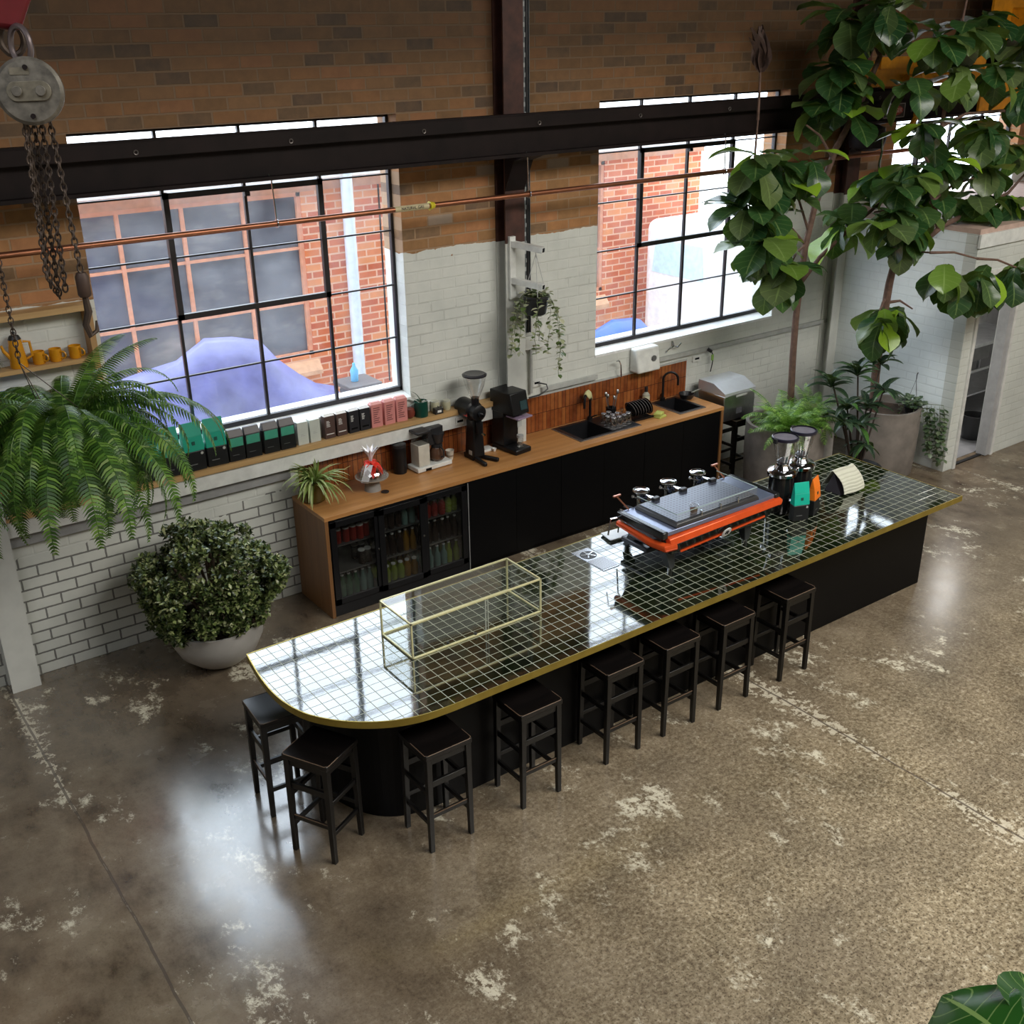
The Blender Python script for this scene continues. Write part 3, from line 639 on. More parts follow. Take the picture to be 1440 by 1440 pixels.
for k,(a,b) in enumerate(((.012,.46),(.44,.885),(.865,FW-.012))):
    y=-.018 if k==1 else -.004
    m=MB();w=.052;z0,z1=.105,.845
    m.box(a,b,y-.012,y+.008,z0,z0+w);m.box(a,b,y-.012,y+.008,z1-w,z1);m.box(a,a+w,y-.012,y+.008,z0,z1);m.box(b-w,b,y-.012,y+.008,z0,z1)
    d=obj('door',m,BLKM,t,bev=.002)
    obj('glass_pane',MB().quad((a+w,y,z0+w),(b-w,y,z0+w),(b-w,y,z1-w),(a+w,y,z1-w)),GLASSD,d)
    if k<2:
        o=obj('lock',MB().cyl((0,0,0),.008,.006,12),CHROME,d);o.rotation_euler=(PI/2,0,0);o.location=(b-w/2,y-.012,.5)
setp(obj('fridge_gap_strip',MB().box(3.128,3.134,-.575,-.566,0,.85),pm('pale edge strip',(.3,.3,.29),.5)),'thin pale strip between the bar fridge and the black cupboards','strip')
# bottles inside, one prototype per shape
def bottle(kind,glass,cap):
    t=thing('drink_bottle','small bottle standing inside the bar fridge','bottle',(0,0,0),0,'bottles on the fridge shelves')
    p={'long':[(.028,0),(.03,.01),(.03,.11),(.013,.15),(.012,.185)],'squat':[(.03,0),(.033,.01),(.033,.10),(.02,.125),(.018,.14)],'can':[(.026,0),(.031,.006),(.031,.112),(.026,.118)]}[kind]
    obj('body',MB().lathe(p,(0,0,0),12),glass,t);zt=p[-1][1];obj('cap',MB().cyl((0,0,zt),p[-1][0]*1.1,.012,12),cap,t);return t
BG=[pm('green drink',(.03,.10,.05),.15),pm('amber drink',(.20,.10,.01),.15),pm('red drink',(.20,.02,.015),.2),pm('clear teal drink',(.12,.20,.18),.12),pm('lime drink',(.17,.22,.03),.15),pm('dark cola drink',(.02,.012,.01),.12)]
CAPW=pm('pale bottle cap',(.6,.6,.58),.3)
protos={}
rr=random.Random(11);first=True
shelves=[(.112,[(0,3,'long'),(4,1,'squat'),(3,4,'long')]),(.351,[(5,5,'can'),(5,1,'long'),(5,5,'long')]),(.592,[(2,2,'can'),(5,3,'long'),(2,4,'squat')])]
for sz,zones in shelves:
    for zi in range(3):
        c1,c2,kd=zones[zi]
        for r_ in range(2):
            for q in range(6):
                c=c1 if q<4 else c2;key=(kd,c)
                x=1.802+.065+zi*.428+q*.066+rr.uniform(-.006,.006);y=-.565+.10+r_*.13+rr.uniform(-.012,.012)
                if zi==0 and sz==.351 and q<4: continue
                if key not in protos: protos[key]=bottle(kd,BG[c],CAPW);protos[key].location=(x,y,sz)
                else: dup(protos[key],(x,y,sz))
# put the label of each bottle colour right
CN=['green','amber','red','pale teal','lime','dark'];KN={'long':'long-necked bottle','squat':'squat bottle','can':'can'}
for o in list(COL.objects):
    if o.name.startswith('drink_bottle'):
        b=[c for c in o.children if c.name.startswith('body')][0];mi=BG.index(b.data.materials[0]);kd=[k for (k,c) in protos if protos[(k,c)].name==o.name or any(ch.data==b.data for ch in protos[(k,c)].children)][0]
        sh={.112:'bottom',.351:'middle',.592:'top'}[round(o.location.z,3)];zi=int((o.location.x-1.80)/.43);dn=['left','middle','right'][min(zi,2)]
        o['label']='%s %s on the %s fridge shelf behind the %s glass door'%(CN[mi],KN[kd],sh,dn);o['group']='%s %s drinks on the %s shelf, %s door'%(CN[mi],KN[kd],sh,dn)
# black cupboards
for k,(a,b,lb) in enumerate(((3.136,4.15,'black two door cupboard right next to the bar fridge'),(4.152,5.168,'black two door cupboard below the left sink'),(5.17,6.184,'black two door cupboard below the right sink'))):
    t=thing('base_cupboard',lb,'cupboard',(a,-.565,0),0,'black base cupboards')
    w=b-a;obj('carcass',MB().box(0,w,.012,.53,.08,.66 if k else .862),BLK,t)
    obj('kickboard',MB().box(0,w,.04,.06,0,.08),BLK,t)
    for j in (0,1):obj('door',MB().box(w*j/2+.0015,w*(j+1)/2-.0015,-.008,.010,.06,.862),BLK,t,bev=.001)
# sinks
def sink(x0,x1,h,label,bd=.17):
    t=thing('black_sink',label,'sink',(0,0,0))
    m=MB();y0,y1=-.49,-.05;r=.014
    for a,b,c,d in ((x0,x1,y0,h[2]),(x0,x1,h[3],y1),(x0,h[0],h[2],h[3]),(h[1],x1,h[2],h[3])):m.box(a,b,c,d,CT+.0005,CT+.007)
    obj('rim',m,pm('black composite',(.012,.012,.014),.35),t)
    b=MB();i=.012;a0,a1,c0,c1=h[0]+.001,h[1]-.001,h[2]+.001,h[3]-.001
    b.quad((a0,c0,CT-bd),(a1,c0,CT-bd),(a1,c1,CT-bd),(a0,c1,CT-bd))
    for p,q in (((a0,c0),(a1,c0)),((a1,c0),(a1,c1)),((a1,c1),(a0,c1)),((a0,c1),(a0,c0))):b.quad((*p,CT-bd),(*q,CT-bd),(*q,CT+.005),(*p,CT+.005))
    obj('bowl',b,MC['black composite'],t)
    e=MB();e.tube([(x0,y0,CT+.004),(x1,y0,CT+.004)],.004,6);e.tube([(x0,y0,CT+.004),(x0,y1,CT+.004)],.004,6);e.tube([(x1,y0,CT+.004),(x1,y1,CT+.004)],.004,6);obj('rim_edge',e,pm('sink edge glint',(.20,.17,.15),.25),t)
    o=obj('drain',MB().cyl(((h[0]+h[1])/2,(h[2]+h[3])/2,CT-bd+.001),.035,.004),STEEL,t);return t
sink(4.445,5.19,H1,'black sink with drainer holding the upturned glasses');sink(5.705,6.055,H2,'small black sink at the right end of the oak worktop')
def tap(x,y,label,rz):
    t=thing('gooseneck_tap',label,'tap',(x,y,CT+.007),rz)
    obj('base',MB().cyl((0,0,0),.026,.03),BLKM,t)
    pts=[(0,0,.02),(0,0,.22)]+[(0,-.075+.075*math.cos(a),.22+.075*math.sin(a)) for a in [PI*i/8 for i in range(1,9)]]+[(0,-.152,.16)]
    obj('spout',MB().tube(pts,.012,10),BLKM,t);obj('lever',MB().bar((.02,0,.03),(.075,0,.055),.012,.012),BLKM,t);return t
tap(4.90,-.068,'black gooseneck tap at the left sink with a yellow cloth over it',-1.05)
tap(5.86,-.068,'black gooseneck tap at the small right sink',.95)
YC=pm('pale yellow cloth',(.58,.56,.28),.9,bump=.3)
rz=-1.05;ca,sa=math.cos(rz),math.sin(rz);vs=[];m=MB()
for i in range(8):
    a=.35+1.9*i/7;ly=-.075+.075*math.cos(a);lz=.22+.075*math.sin(a);nx=(math.cos(a),math.sin(a))
    for j in range(7):
        q=(j-3)/3;e=.021*(1-q*q*.55)-.045*abs(q)**2.2;w_=.034*q
        yy=ly+nx[0]*e;zz=lz+nx[1]*max(e,-.01)-(.035*abs(q)**2)
        vs.append((4.90+w_*ca-yy*sa,-.068+w_*sa+yy*ca,CT+.007+zz))
m.add(vs,[(i*7+j,i*7+j+1,(i+1)*7+j+1,(i+1)*7+j) for i in range(7) for j in range(6)],True)
o=setp(obj('dish_cloth',m,YC,ang=3),'pale yellow dish cloth draped over the left sink tap','cloth');s_=o.modifiers.new('s','SOLIDIFY');s_.thickness=.004
# things on the drainer
DR=CT+.0075
p=None;gl=[(4.915,-.40),(4.985,-.40),(5.055,-.39),(5.125,-.37),(4.90,-.33),(4.97,-.32),(5.04,-.31),(4.92,-.25),(4.99,-.24)]
for i,(x,y) in enumerate(gl):
    if p is None:
        p=thing('drinking_glass','upturned glass in the cluster on the black drainer','glass',(x,y,DR),0,'upturned glasses on the drainer')
        obj('tumbler',MB().lathe([(.034,0),(.036,.004),(.030,.10),(.027,.105)],(0,0,0),18,False,True),CLEARP,p)
        GR=pm('dark glass glint',(.20,.20,.22),.12);obj('base_disc',MB().lathe([(.010,.098),(.026,.104),(.024,.108)],(0,0,0),18),GR,p);obj('mouth_ring',MB().torus((0,0,.003),.035,.002,(0,0,1),18,6),GR,p)
    else: dup(p,(x,y,DR))
t=thing('cutlery_caddy','dark pot of upright utensils behind the upturned glasses','caddy',(5.09,-.16,DR))
obj('pot',MB().lathe([(.045,0),(.05,.11),(.047,.112),(.042,.02)],(0,0,0),20),BLKM,t)
for k,(dx,dy,l) in enumerate(((-.03,.01,.25),(-.01,.02,.22),(.02,0,.2),(.035,-.01,.26))):
    u_=obj('utensil',MB().tube([(dx*.4,dy,.01),(dx*1.9,dy*1.5,l)],.0045,6),STEEL,t);obj('head',MB().ball((dx*1.9,dy*1.5,l),.016,10,1.4),STEEL,u_)
setp(obj('glass_stopper',MB().lathe([(.012,0),(.018,.05),(.008,.07),(.02,.10),(.012,.125)],(5.14,-.26,DR),14),CLEARP),'small clear glass stopper among the drying things','glass')
p=None
for i in range(7):
    x=5.22+i*.034
    if p is None:
        p=thing('black_plate','black side plate drying on edge in the row of plates','plate',(x,-.28,DR+.082),0,'black plates on edge in the drying rack')
        a_=obj('dish',MB().lathe([(.04,0),(.05,0),(.078,.012),(.08,.014),(.076,.016),(.05,.005)],(0,0,0),28),pm('black glazed plate',(.01,.01,.012),.12),p);a_.rotation_euler=(0,PI/2-.35,0);e_=obj('rim',MB().torus((0,0,.0145),.079,.0018,(0,0,1),28,5),pm('plate rim glint',(.22,.20,.20),.2),a_)  # paler ring paints the glint along the plate edge
    else: dup(p,(x,-.28,DR+.082))
t=thing('brown_plate','brown rimmed plate leaning at the right end of the row of black plates','plate',(5.466,-.28,DR+.084));a_=obj('dish',MB().lathe([(.04,0),(.05,0),(.082,.012),(.085,.014),(.080,.016),(.05,.005)],(0,0,0),28),pm('brown glazed plate',(.06,.035,.02),.2),t);a_.rotation_euler=(0,-PI/2-.2,0)
t=thing('plate_rack','low black rack holding the row of black plates','rack',(5.32,-.28,CT))
for y in (-.10,.10):obj('rail',MB().box(-.12,.14,y-.006,y+.006,.003,.02),BLKM,t)
obj('cross_wires',MB().box(-.12,.14,-.10,.10,.001,.005),BLKM,t)
m=MB().hexa([(-.06,-.04,0),(.06,-.04,0),(.06,.04,0),(-.06,.04,0)],[(-.055,-.035,.022),(.055,-.035,.018),(.055,.035,.022),(-.055,.035,.02)])
SP=pm('yellow green sponge',(.42,.44,.10),.9,bump=.4)
o=setp(obj('scouring_sponge',m,SP,bev=.004),'yellow green sponge on the worktop beside the black plates, lower one','sponge');o.location=(5.50,-.42,CT);o.rotation_euler=(0,0,.2)
o=setp(obj('scouring_sponge',m,SP,bev=.004),'yellow green sponge lying on top of the other by the plates','sponge');o.location=(5.50,-.40,CT+.0235);o.rotation_euler=(0,0,.5)
t=thing('soap_bottle','clear soap bottle with pale label and black cap between the two sinks','bottle',(5.62,-.08,CT))
obj('body',MB().lathe([(.036,0),(.038,.01),(.038,.12),(.015,.15)],(0,0,0),18),pm('cloudy soap',(.4,.40,.33),.2),t);obj('label',MB().lathe([(.0385,.03),(.0385,.11)],(0,0,0),18,False,False),pm('pale soap label',(.58,.58,.42),.6),t);obj('cap',MB().cyl((0,0,.15),.017,.05),BLKP,t)
t=thing('milk_pan','black frying pan with steel handle at the right end of the worktop','pan',(6.11,-.16,CT))
obj('bowl',MB().lathe([(.055,0),(.07,.02),(.082,.055),(.078,.055),(.062,.016)],(0,0,0),24),pm('black pan',(.012,.012,.013),.3),t)
obj('handle',MB().bar((.07,.0,.048),(.172,-.03,.075),.022,.010),STEEL,t)

# coffee machines and bits on the oak worktop
t=thing('shop_grinder','tall black shop grinder with clear cone hopper and dark disc lid','grinder',(3.45,-.245,CT),0)
m=MB();m.bar((-.03,.0,.02),(-.05,-.215,.02),.035,.035);m.bar((.03,.0,.02),(.105,-.185,.02),.035,.035);m.box(-.06,.06,-.03,.12,.0,.045);obj('splayed_feet',m,BLKM,t,bev=.008)
obj('column',MB().hexa([(-.06,-.05,.03),(.06,-.05,.03),(.06,.10,.03),(-.06,.10,.03)],[(-.045,-.03,.40),(.045,-.03,.40),(.045,.08,.40),(-.045,.08,.40)]),BLKM,t,bev=.012)
h=obj('motor_drum',MB().lathe([(.03,-.15),(.075,-.145),(.088,-.12),(.088,.06),(.07,.07),(.07,.14),(.05,.15)],(0,0,0),28),BLKM,t);h.rotation_euler=(PI/2,0,0);h.location=(-.02,.05,.45)
o=obj('dial_knob',MB().cyl((0,0,0),.03,.03),BLKM,h);o.location=(0,0,.15);o=obj('chrome_nut',MB().cyl((0,0,0),.012,.05),CHROME,h);o.location=(0,0,.15)
obj('spout_body',MB().cyl((-.02,-.09,.27),.03,.10),BLKM,t);obj('bag_clip',MB().tube([(-.02,-.10,.28),(0,-.14,.26)],.01,8),CHROME,t)
obj('logo_triangle',MB().add([(-.107,-.03,.42),(-.104,.035,.42),(-.098,.003,.475)],[(0,1,2)]),pm('red badge',(.6,.05,.04),.4),t)
obj('hopper_neck',MB().cyl((-.015,-.02,.51),.035,.07),BLKM,t)
hp=obj('hopper',MB().lathe([(.035,.57),(.085,.69),(.10,.76),(.10,.775)],(-.015,-.02,0),28,False,False),CLEARP,t)
obj('hopper_lid',MB().lathe([(.106,.772),(.108,.785),(.09,.795),(.06,.792)],(-.015,-.02,0),28),pm('dark lid',(.03,.03,.035),.25),hp)
obj('rating_plate',MB().box(-.062,-.0605,-.02,.03,.05,.09),GREYP,t)
t=thing('box_grinder','tall boxy black coffee grinder with screen and purple tray light','grinder',(3.835,-.235,CT),.12)
m=MB();m.box(-.095,.095,-.17,.16,.0,.05);obj('base_tray',m,BLKM,t,bev=.012)
obj('back_column',MB().box(-.09,.09,.0,.16,.05,.50),BLKM,t,bev=.006)
obj('head',MB().hexa([(-.10,-.14,.36),(.10,-.14,.36),(.10,.165,.36),(-.10,.165,.36)],[(-.10,-.10,.56),(.10,-.10,.56),(.10,.165,.56),(-.10,.165,.56)]),BLKM,t,bev=.008)
obj('screen',MB().hexa([(.0,-.1368,.40),(.08,-.1368,.40),(.08,-.12,.40),(.0,-.12,.40)],[(.0,-.121,.48),(.08,-.121,.48),(.08,-.11,.48),(.0,-.11,.48)]),pm('teal glowing screen',(.02,.05,.055),.1),t)
obj('spout_tray',MB().box(-.07,.11,-.17,-.01,.325,.34),pm('purple lit acrylic',(.30,.22,.32),.15),t,bev=.004)
obj('info_card',MB().box(-.06,-.01,-.155,-.152,.26,.32),GREYP,t)
t=thing('glass_jar','small lidded glass jar on the tray of the box grinder','jar',(3.865,-.335,CT+.0505))
obj('jar_body',MB().lathe([(.026,0),(.03,.01),(.03,.07),(.022,.085)],(0,0,0),16),CLEARP,t);obj('lid',MB().cyl((0,0,.085),.032,.022),pm('grey jar lid',(.4,.4,.4),.4),t)
t=thing('kitchen_scale','thin white kitchen scale behind the shop grinder','scale',(3.62,-.12,CT))
obj('platform',MB().box(-.09,.08,-.05,.05,.0,.022),WHITE,t,bev=.004);obj('tiny_cup',MB().lathe([(.012,.0),(.019,.03),(.017,.03),(.011,.004)],(.06,-.07,.001),14),WHITE,t)
t=thing('paper_cup','cream paper cup standing right of the drip brewer','cup',(3.255,-.11,CT))
obj('wall',MB().lathe([(.026,0),(.037,.085),(.039,.088),(.036,.088),(.026,.01)],(0,0,0),20),pm('cream paper',(.62,.57,.48),.7),t);obj('print',MB().lathe([(.0315,.03),(.0335,.048)],(0,0,0),20,False,False),pm('brown cup print',(.3,.24,.18),.7),t)
t=thing('drip_brewer','white and black filter coffee brewer with tank and carafe','brewer',(3.03,-.15,CT),.05)
obj('base',MB().box(-.19,.17,-.085,.085,.005,.045),WHITE,t,bev=.006)
obj('foot_gap',MB().box(-.11,-.05,-.0856,-.080,.008,.03),BLK,t)
tk=obj('tank_block',MB().box(-.16,-.045,-.06,.065,.045,.24),pm('silver cream body',(.55,.53,.46),.3),t,bev=.005)
obj('tank_window',MB().box(-.155,-.05,-.055,.06,.24,.34),CLEARP,tk);obj('tank_lid',MB().box(-.175,-.035,-.075,.075,.34,.365),BLKP,tk,bev=.006)
c=obj('carafe',MB().lathe([(.05,.05),(.066,.07),(.066,.13),(.045,.17)],(.07,0,0),22),pm('brown glass',(.10,.05,.03),.1),t);obj('carafe_lid',MB().cyl((.07,0,.17),.05,.03),BLKP,c)
obj('carafe_handle',MB().tube([(.07,-.06,.09),(.07,-.10,.10),(.07,-.10,.16),(.07,-.05,.185)],.008,6),BLKP,c)
obj('brew_arm',MB().box(-.045,.13,-.02,.065,.20,.355),BLKP,t,bev=.006)
obj('filter_basket',MB().lathe([(.035,.205),(.06,.28),(.06,.30)],(.07,-.01,0),20),BLKP,t)
t=thing('black_canister','tall black ribbed cylinder standing between the gift plate and the brewer','canister',(2.745,-.105,CT))
obj('body',MB().lathe([(.058,0),(.06,.01),(.06,.235)],(0,0,0),24),BLKM,t);obj('lid',MB().lathe([(.063,.236),(.063,.262),(.04,.27)],(0,0,0),24),BLKP,t)
t=thing('gift_cake_stand','cellophane wrapped gift with red ribbon on a grey cake stand','gift',(2.365,-.30,CT))
obj('stand',MB().lathe([(.07,0),(.068,.005),(.06,.09),(.058,.10)],(0,0,0),24),pm('grey stone stand',(.26,.245,.23),.6),t)
obj('plate',MB().lathe([(.06,.10),(.135,.115),(.14,.125),(.12,.12),(.05,.108)],(0,0,0),32),pm('grey plate',(.38,.36,.32),.4),t)
c=obj('cellophane',MB().lathe([(.13,.125),(.12,.16),(.07,.22),(.018,.25)],(0,0,0),18,False,False),glassy('cellophane',(.95,.93,.92),.55),t)
m=MB();rr=random.Random(8)
for k in range(16):
    a=k*.7;m.leaf((0,0,.25),(math.cos(a)*.5,math.sin(a)*.5,1.2),.15,.035,.4,LP_STRAP,4,.6,.1,m=1)
obj('cellophane_frill',m,pm('crinkled cellophane',(.85,.83,.86),.15),c)
m=MB()
for a in (0,1.2,2.4,3.6,4.8):m.leaf((0,0,.25),(math.cos(a),math.sin(a),.15),.09,.055,1.4,n=5,m=1)
m.leaf((.0,-.02,.25),(-.3,-.6,-.5),.15,.055,.5,LP_STRAP,5,m=1);m.leaf((.02,-.02,.25),(.3,-.7,-.6),.13,.05,.5,LP_STRAP,5,m=1);m.torus((0,0,.25),.022,.012);obj('ribbon_bow',m,pm('red satin ribbon',(.75,.03,.015),.3),t)
m=MB();rr=random.Random(5)
for k in range(16):m.ball((rr.uniform(-.07,.07),rr.uniform(-.07,.07),.135+rr.uniform(0,.03)),.022,8)
a=N('mixed sweets');g=a.n('ShaderNodeNewGeometry');a.set(Base_Color=a.ramp(g.outputs['Random Per Island'],[(0,(.3,.03,.04)),(.4,(.45,.2,.08)),(.7,(.5,.35,.25)),(1,(.35,.1,.2))]),Roughness=.3);setp(obj('sweets',m,a.m,t),kind='stuff')
obj('gift_card',MB().add([(-.13,-.05,.11),(-.09,-.10,.11),(-.02,-.07,.245),(-.06,-.02,.245)],[(0,1,2,3)]),pm('white card',(.78,.76,.78),.5),t)
setp(obj('black_coaster',MB().lathe([(.032,0),(.034,.008),(.02,.01)],(2.42,-.41,CT),16),BLKP),'small black disc lying in front of the grey cake stand','disc')
# spider plant
SPL=mat_leaf('striped spider leaves',[(0,(.10,.17,.03)),(.4,(.30,.38,.10)),(.7,(.55,.60,.28)),(1,(.16,.26,.05))],.4,False,.2)
t=thing('spider_plant','striped spider plant in a bronze green pot on the left end of the worktop','plant',(1.878,-.20,CT))
obj('pot',MB().lathe([(.075,0),(.095,.01),(.104,.06),(.098,.17),(.088,.175),(.082,.14)],(0,0,0),28),pm('bronze green glaze',(.13,.095,.02),.25,.3),t)
obj('soil',MB().cyl((0,0,.14),.077,.01),SOIL,t)
m=MB();rr=random.Random(2)
for k in range(120):
    a=rr.uniform(0,2*PI);e=rr.uniform(.1,1.3)
    if math.sin(a)>.2:e=rr.uniform(.9,1.4)
    m.leaf((.02*math.cos(a),.02*math.sin(a)-.02,.16),(math.cos(a),math.sin(a)*(.35 if math.sin(a)>0 else 1)-.25,math.tan(e)),rr.uniform(.2,.36)*(.7 if math.sin(a)>0 else 1),.020,rr.uniform(.8,2.0),LP_STRAP,6,.4,m=1)
obj('foliage',m,SPL,t)
setp(obj('plant_runner',MB().tube([(2.0,-.22,1.06),(2.08,-.2,1.12),(2.17,-.2,1.10),(2.22,-.21,1.12)],.003,5),pm('straw runner',(.4,.33,.12),.7)),'thin straw coloured runner arching from the spider plant','runner')

# ------------------------------------------------------------------ window-side shelf
SH=1.345
t=thing('wall_shelf','long pine plank shelf under the left window holding coffee bags','shelf',(0,0,0))
obj('plank',MB().box(-1.9,3.86,-.125,-.008,SH-.045,SH),PINE,t)
obj('white_rail',MB().box(-1.9,3.86,-.105,-.008,SH-.17,SH-.045),WHITE,t)
obj('shelf_shadow',MB().box(-1.9,1.76,-.05,-.008,SH-.27,SH-.17),pm('painted shadow grey',(.30,.30,.30),.6),t)  # grey strip stands in for the shadow below the shelf
sk=socket(3.37,SH-.11,'white power socket on the shelf rail left of the shop grinder',.09);sk.location.y=-.1055
LOGO=pm('bag print dark',(.01,.08,.06),.5)
def bag(w,h,d,top,bot,lower=.42,crimp=True):
    t=thing('coffee_bag','x','bag');y0=-d/2
    hz=h*lower
    obj('bag_base',MB().hexa([(-w/2,-d/2,0),(w/2,-d/2,0),(w/2,d/2,0),(-w/2,d/2,0)],[(-w*.49,-d*.48,hz),(w*.49,-d*.48,hz),(w*.49,d*.44,hz),(-w*.49,d*.44,hz)]),bot,t,bev=.006)
    m=MB();m.hexa([(-w*.49,-d*.48,hz),(w*.49,-d*.48,hz),(w*.49,d*.44,hz),(-w*.49,d*.44,hz)],[(-w*.47,-d*.32,h*.72),(w*.47,-d*.32,h*.72),(w*.47,d*.28,h*.72),(-w*.47,d*.28,h*.72)])
    m.hexa([(-w*.47,-d*.32,h*.72),(w*.47,-d*.32,h*.72),(w*.47,d*.28,h*.72),(-w*.47,d*.28,h*.72)],[(-w*.46,.0,h),(w*.46,.0,h),(w*.46,.004,h),(-w*.46,.004,h)]);u_=obj('bag_top',m,top,t,bev=.003)
    return t
def tealbag(x,y,label,col=TEAL,s=1,rz=0,z=SH,g=None):
    t=bag(.165*s,.375*s,.09*s,col,BAGB);t['label']=label;t.location=(x,y,z);t.rotation_euler=(0,0,rz)
    if g:t['group']=g
    obj('logo_mark',MB().box(-.012*s,.012*s,-.0405*s,-.030*s,.205*s,.232*s),LOGO,t)
    o=obj('round_seal',MB().cyl((0,0,0),.011*s,.002,14),GREYP,t);o.rotation_euler=(PI/2,0,0);o.location=(.055*s,-.0445*s,.135*s)
    obj('text_line',MB().box(-.05*s,.01*s,-.0462*s,-.0450*s,.05*s,.058*s),pm('dull bag print',(.12,.12,.12),.5),t)
    return t
tealbag(.63,-.06,'teal topped coffee bag half hidden by fern fronds, leftmost teal one',g='teal coffee bags')
for i,(x,l) in enumerate(((.805,'large teal topped coffee bag just right of the fern tips'),(.985,'middle one of the three clearly seen large teal coffee bags'),(1.165,'large teal coffee bag next to the smaller black bags'))):tealbag(x,-.062+.004*i,l,rz=(-.05,.04,-.03)[i],g='teal coffee bags')
tealbag(.235,-.06,'orange topped coffee bag peeking between fern fronds',ORNG,.95)
tealbag(.02,-.06,'orange topped coffee bag deep behind the fern',ORNG,.95);tealbag(-.33,-.06,'orange topped coffee bag at the left edge behind the fern',ORNG,.95)
for i,(x,l) in enumerate(((1.32,'black coffee bag with teal label, nearest the large teal bags'),(1.458,'second black coffee bag with teal label from the large teal bags'),(1.61,'third black coffee bag with teal label from the large teal bags'),(1.75,'black coffee bag with teal label beside the white cartons'))):
    t=thing('black_coffee_bag',l,'bag',(x,-.062,SH),0,'small black coffee bags')
    w,h,d=.132,.25,.075
    obj('bag_body',MB().hexa([(-w/2,-d/2,0),(w/2,-d/2,0),(w/2,d/2,0),(-w/2,d/2,0)],[(-w/2,-d/2,h*.78),(w/2,-d/2,h*.78),(w/2,d/2,h*.78),(-w/2,d/2,h*.78)]),BAGB,t,bev=.005)
    obj('folded_top',MB().hexa([(-w/2,-d/2,h*.78),(w/2,-d/2,h*.78),(w/2,d/2,h*.78),(-w/2,d/2,h*.78)],[(-w*.45,-.012,h),(w*.45,-.012,h),(w*.45,.012,h),(-w*.45,.012,h)]),pm('brown black foil',(.035,.026,.028),.4),t,bev=.003)
    obj('teal_label',MB().box(-w*.42,w*.42,-d/2-.0015,-d/2,h*.48,h*.76),pm('teal label',(.05,.30,.20),.5),t)
    obj('text_line',MB().box(-w*.3,w*.1,-d/2-.001,-d/2,h*.2,h*.215),MC['dull bag print'],t)
def carton(x,label,col,ink,top,g,w=.094,h=.19,fold=False):
    t=thing('product_carton',label,'box',(x,-.055,SH),random.uniform(-.06,.06),g)
    obj('box_body',MB().box(-w/2,w/2,-.03,.03,0,h),pm(g+' card',col,.5,0,.05),t,bev=.002)
    if top:obj('torn_top' if fold else 'top_flap',MB().hexa([(-w/2,-.03,h),(w/2,-.03,h),(w/2,.03,h),(-w/2,.03,h)],[(-w*.4,-.01,h+.018),(w*.4,-.01,h+.018),(w*.4,.012,h+.02),(-w*.4,.012,h+.02)]),pm(g+' top',top,.5),t)
    return t
def lines(t,ys,x0,x1,mat,z0,th=.005,gap=.011,n=5,seed=1):
    rr=random.Random(seed)
    for k in range(n):
        obj('print_line',MB().box(x0,x0+(x1-x0)*rr.uniform(.45,1),ys-.0008,ys,z0-k*gap,z0-k*gap+th),mat,t)
for x,l in ((1.888,'white carton next to the black teal-label bags'),(1.995,'white carton next to the brown cartons')):
    t=carton(x,l,(.52,.55,.50),INK,None,'white cartons');lines(t,-.0305,-.02,.02,GREYP,.085,n=2)
for x,l in ((2.128,'dark brown carton beside the white cartons'),(2.238,'dark brown carton beside the black cartons')):
    t=carton(x,l,(.075,.042,.035),INKW,(.8,.78,.74),'brown cartons');lines(t,-.0305,-.03,.012,INKW,.145,n=5,seed=3);obj('foot_line',MB().box(-.035,.035,-.0312,-.0305,.035,.042),INKW,t)
for x,l in ((2.35,'black carton with white lines beside the brown cartons'),(2.455,'black carton with white lines beside the pink cartons')):
    t=carton(x,l,(.012,.012,.016),INKW,(.8,.8,.8),'black cartons');lines(t,-.0305,-.03,.012,INKW,.145,n=5,seed=4);obj('foot_line',MB().box(-.03,.03,-.0312,-.0305,.03,.045),BLK,t)
for x,l in ((2.568,'pink carton next to the black cartons'),(2.69,'middle one of three pink cartons'),(2.81,'pink carton next to the round brick red thing')):
    t=carton(x,l,(.62,.24,.22),INK,(.7,.34,.31),'pink cartons',.104,.20);lines(t,-.0305,-.035,.035,pm('maroon print',(.16,.05,.05),.5),.165,.007,.018,8,6)
setp(obj('red_ball_tin',MB().lathe([(.02,0),(.04,.02),(.045,.05),(.036,.085),(.012,.095)],(2.905,-.05,SH),18),pm('brick red glaze',(.16,.035,.022),.3)),'small round brick red pot between the pink cartons and the green pot','pot')
t=thing('green_pot_plant','dark green cylinder pot with a small white striped plant on the shelf','plant',(3.01,-.062,SH))
obj('pot',MB().lathe([(.058,0),(.06,.006),(.061,.135),(.055,.137),(.053,.11)],(0,0,0),28),pm('bottle green pot',(.008,.06,.042),.3),t);obj('soil',MB().cyl((0,0,.10),.055,.008),SOIL,t)
m=MB()
for a,e,l in ((2.7,.9,.15),(.2,.7,.12),(1.6,1.3,.17),(4,1.2,.13),(5.4,.8,.13),(3.2,.6,.13)):m.leaf((0,0,.10),(math.cos(a),math.sin(a),math.tan(e)),l,.026,1.3,LP_STRAP,6,.3,m=1)
obj('foliage',m,mat_leaf('silver striped leaves',[(0,(.03,.06,.03)),(.5,(.45,.47,.42)),(1,(.6,.6,.58))],.3,False,.1),t)
t=thing('small_carton','small black boxed set in front of two cream jars on the shelf','box',(3.16,-.095,SH));obj('box_body',MB().box(-.04,.04,-.025,.025,0,.05),pm('charcoal card',(.03,.028,.025),.5),t,bev=.002);obj('label',MB().box(-.02,.02,-.0262,-.025,.015,.035),INKW,t);obj('handle',MB().tube([(-.012,0,.05),(0,0,.066),(.012,0,.05)],.003,5),BLKP,t)
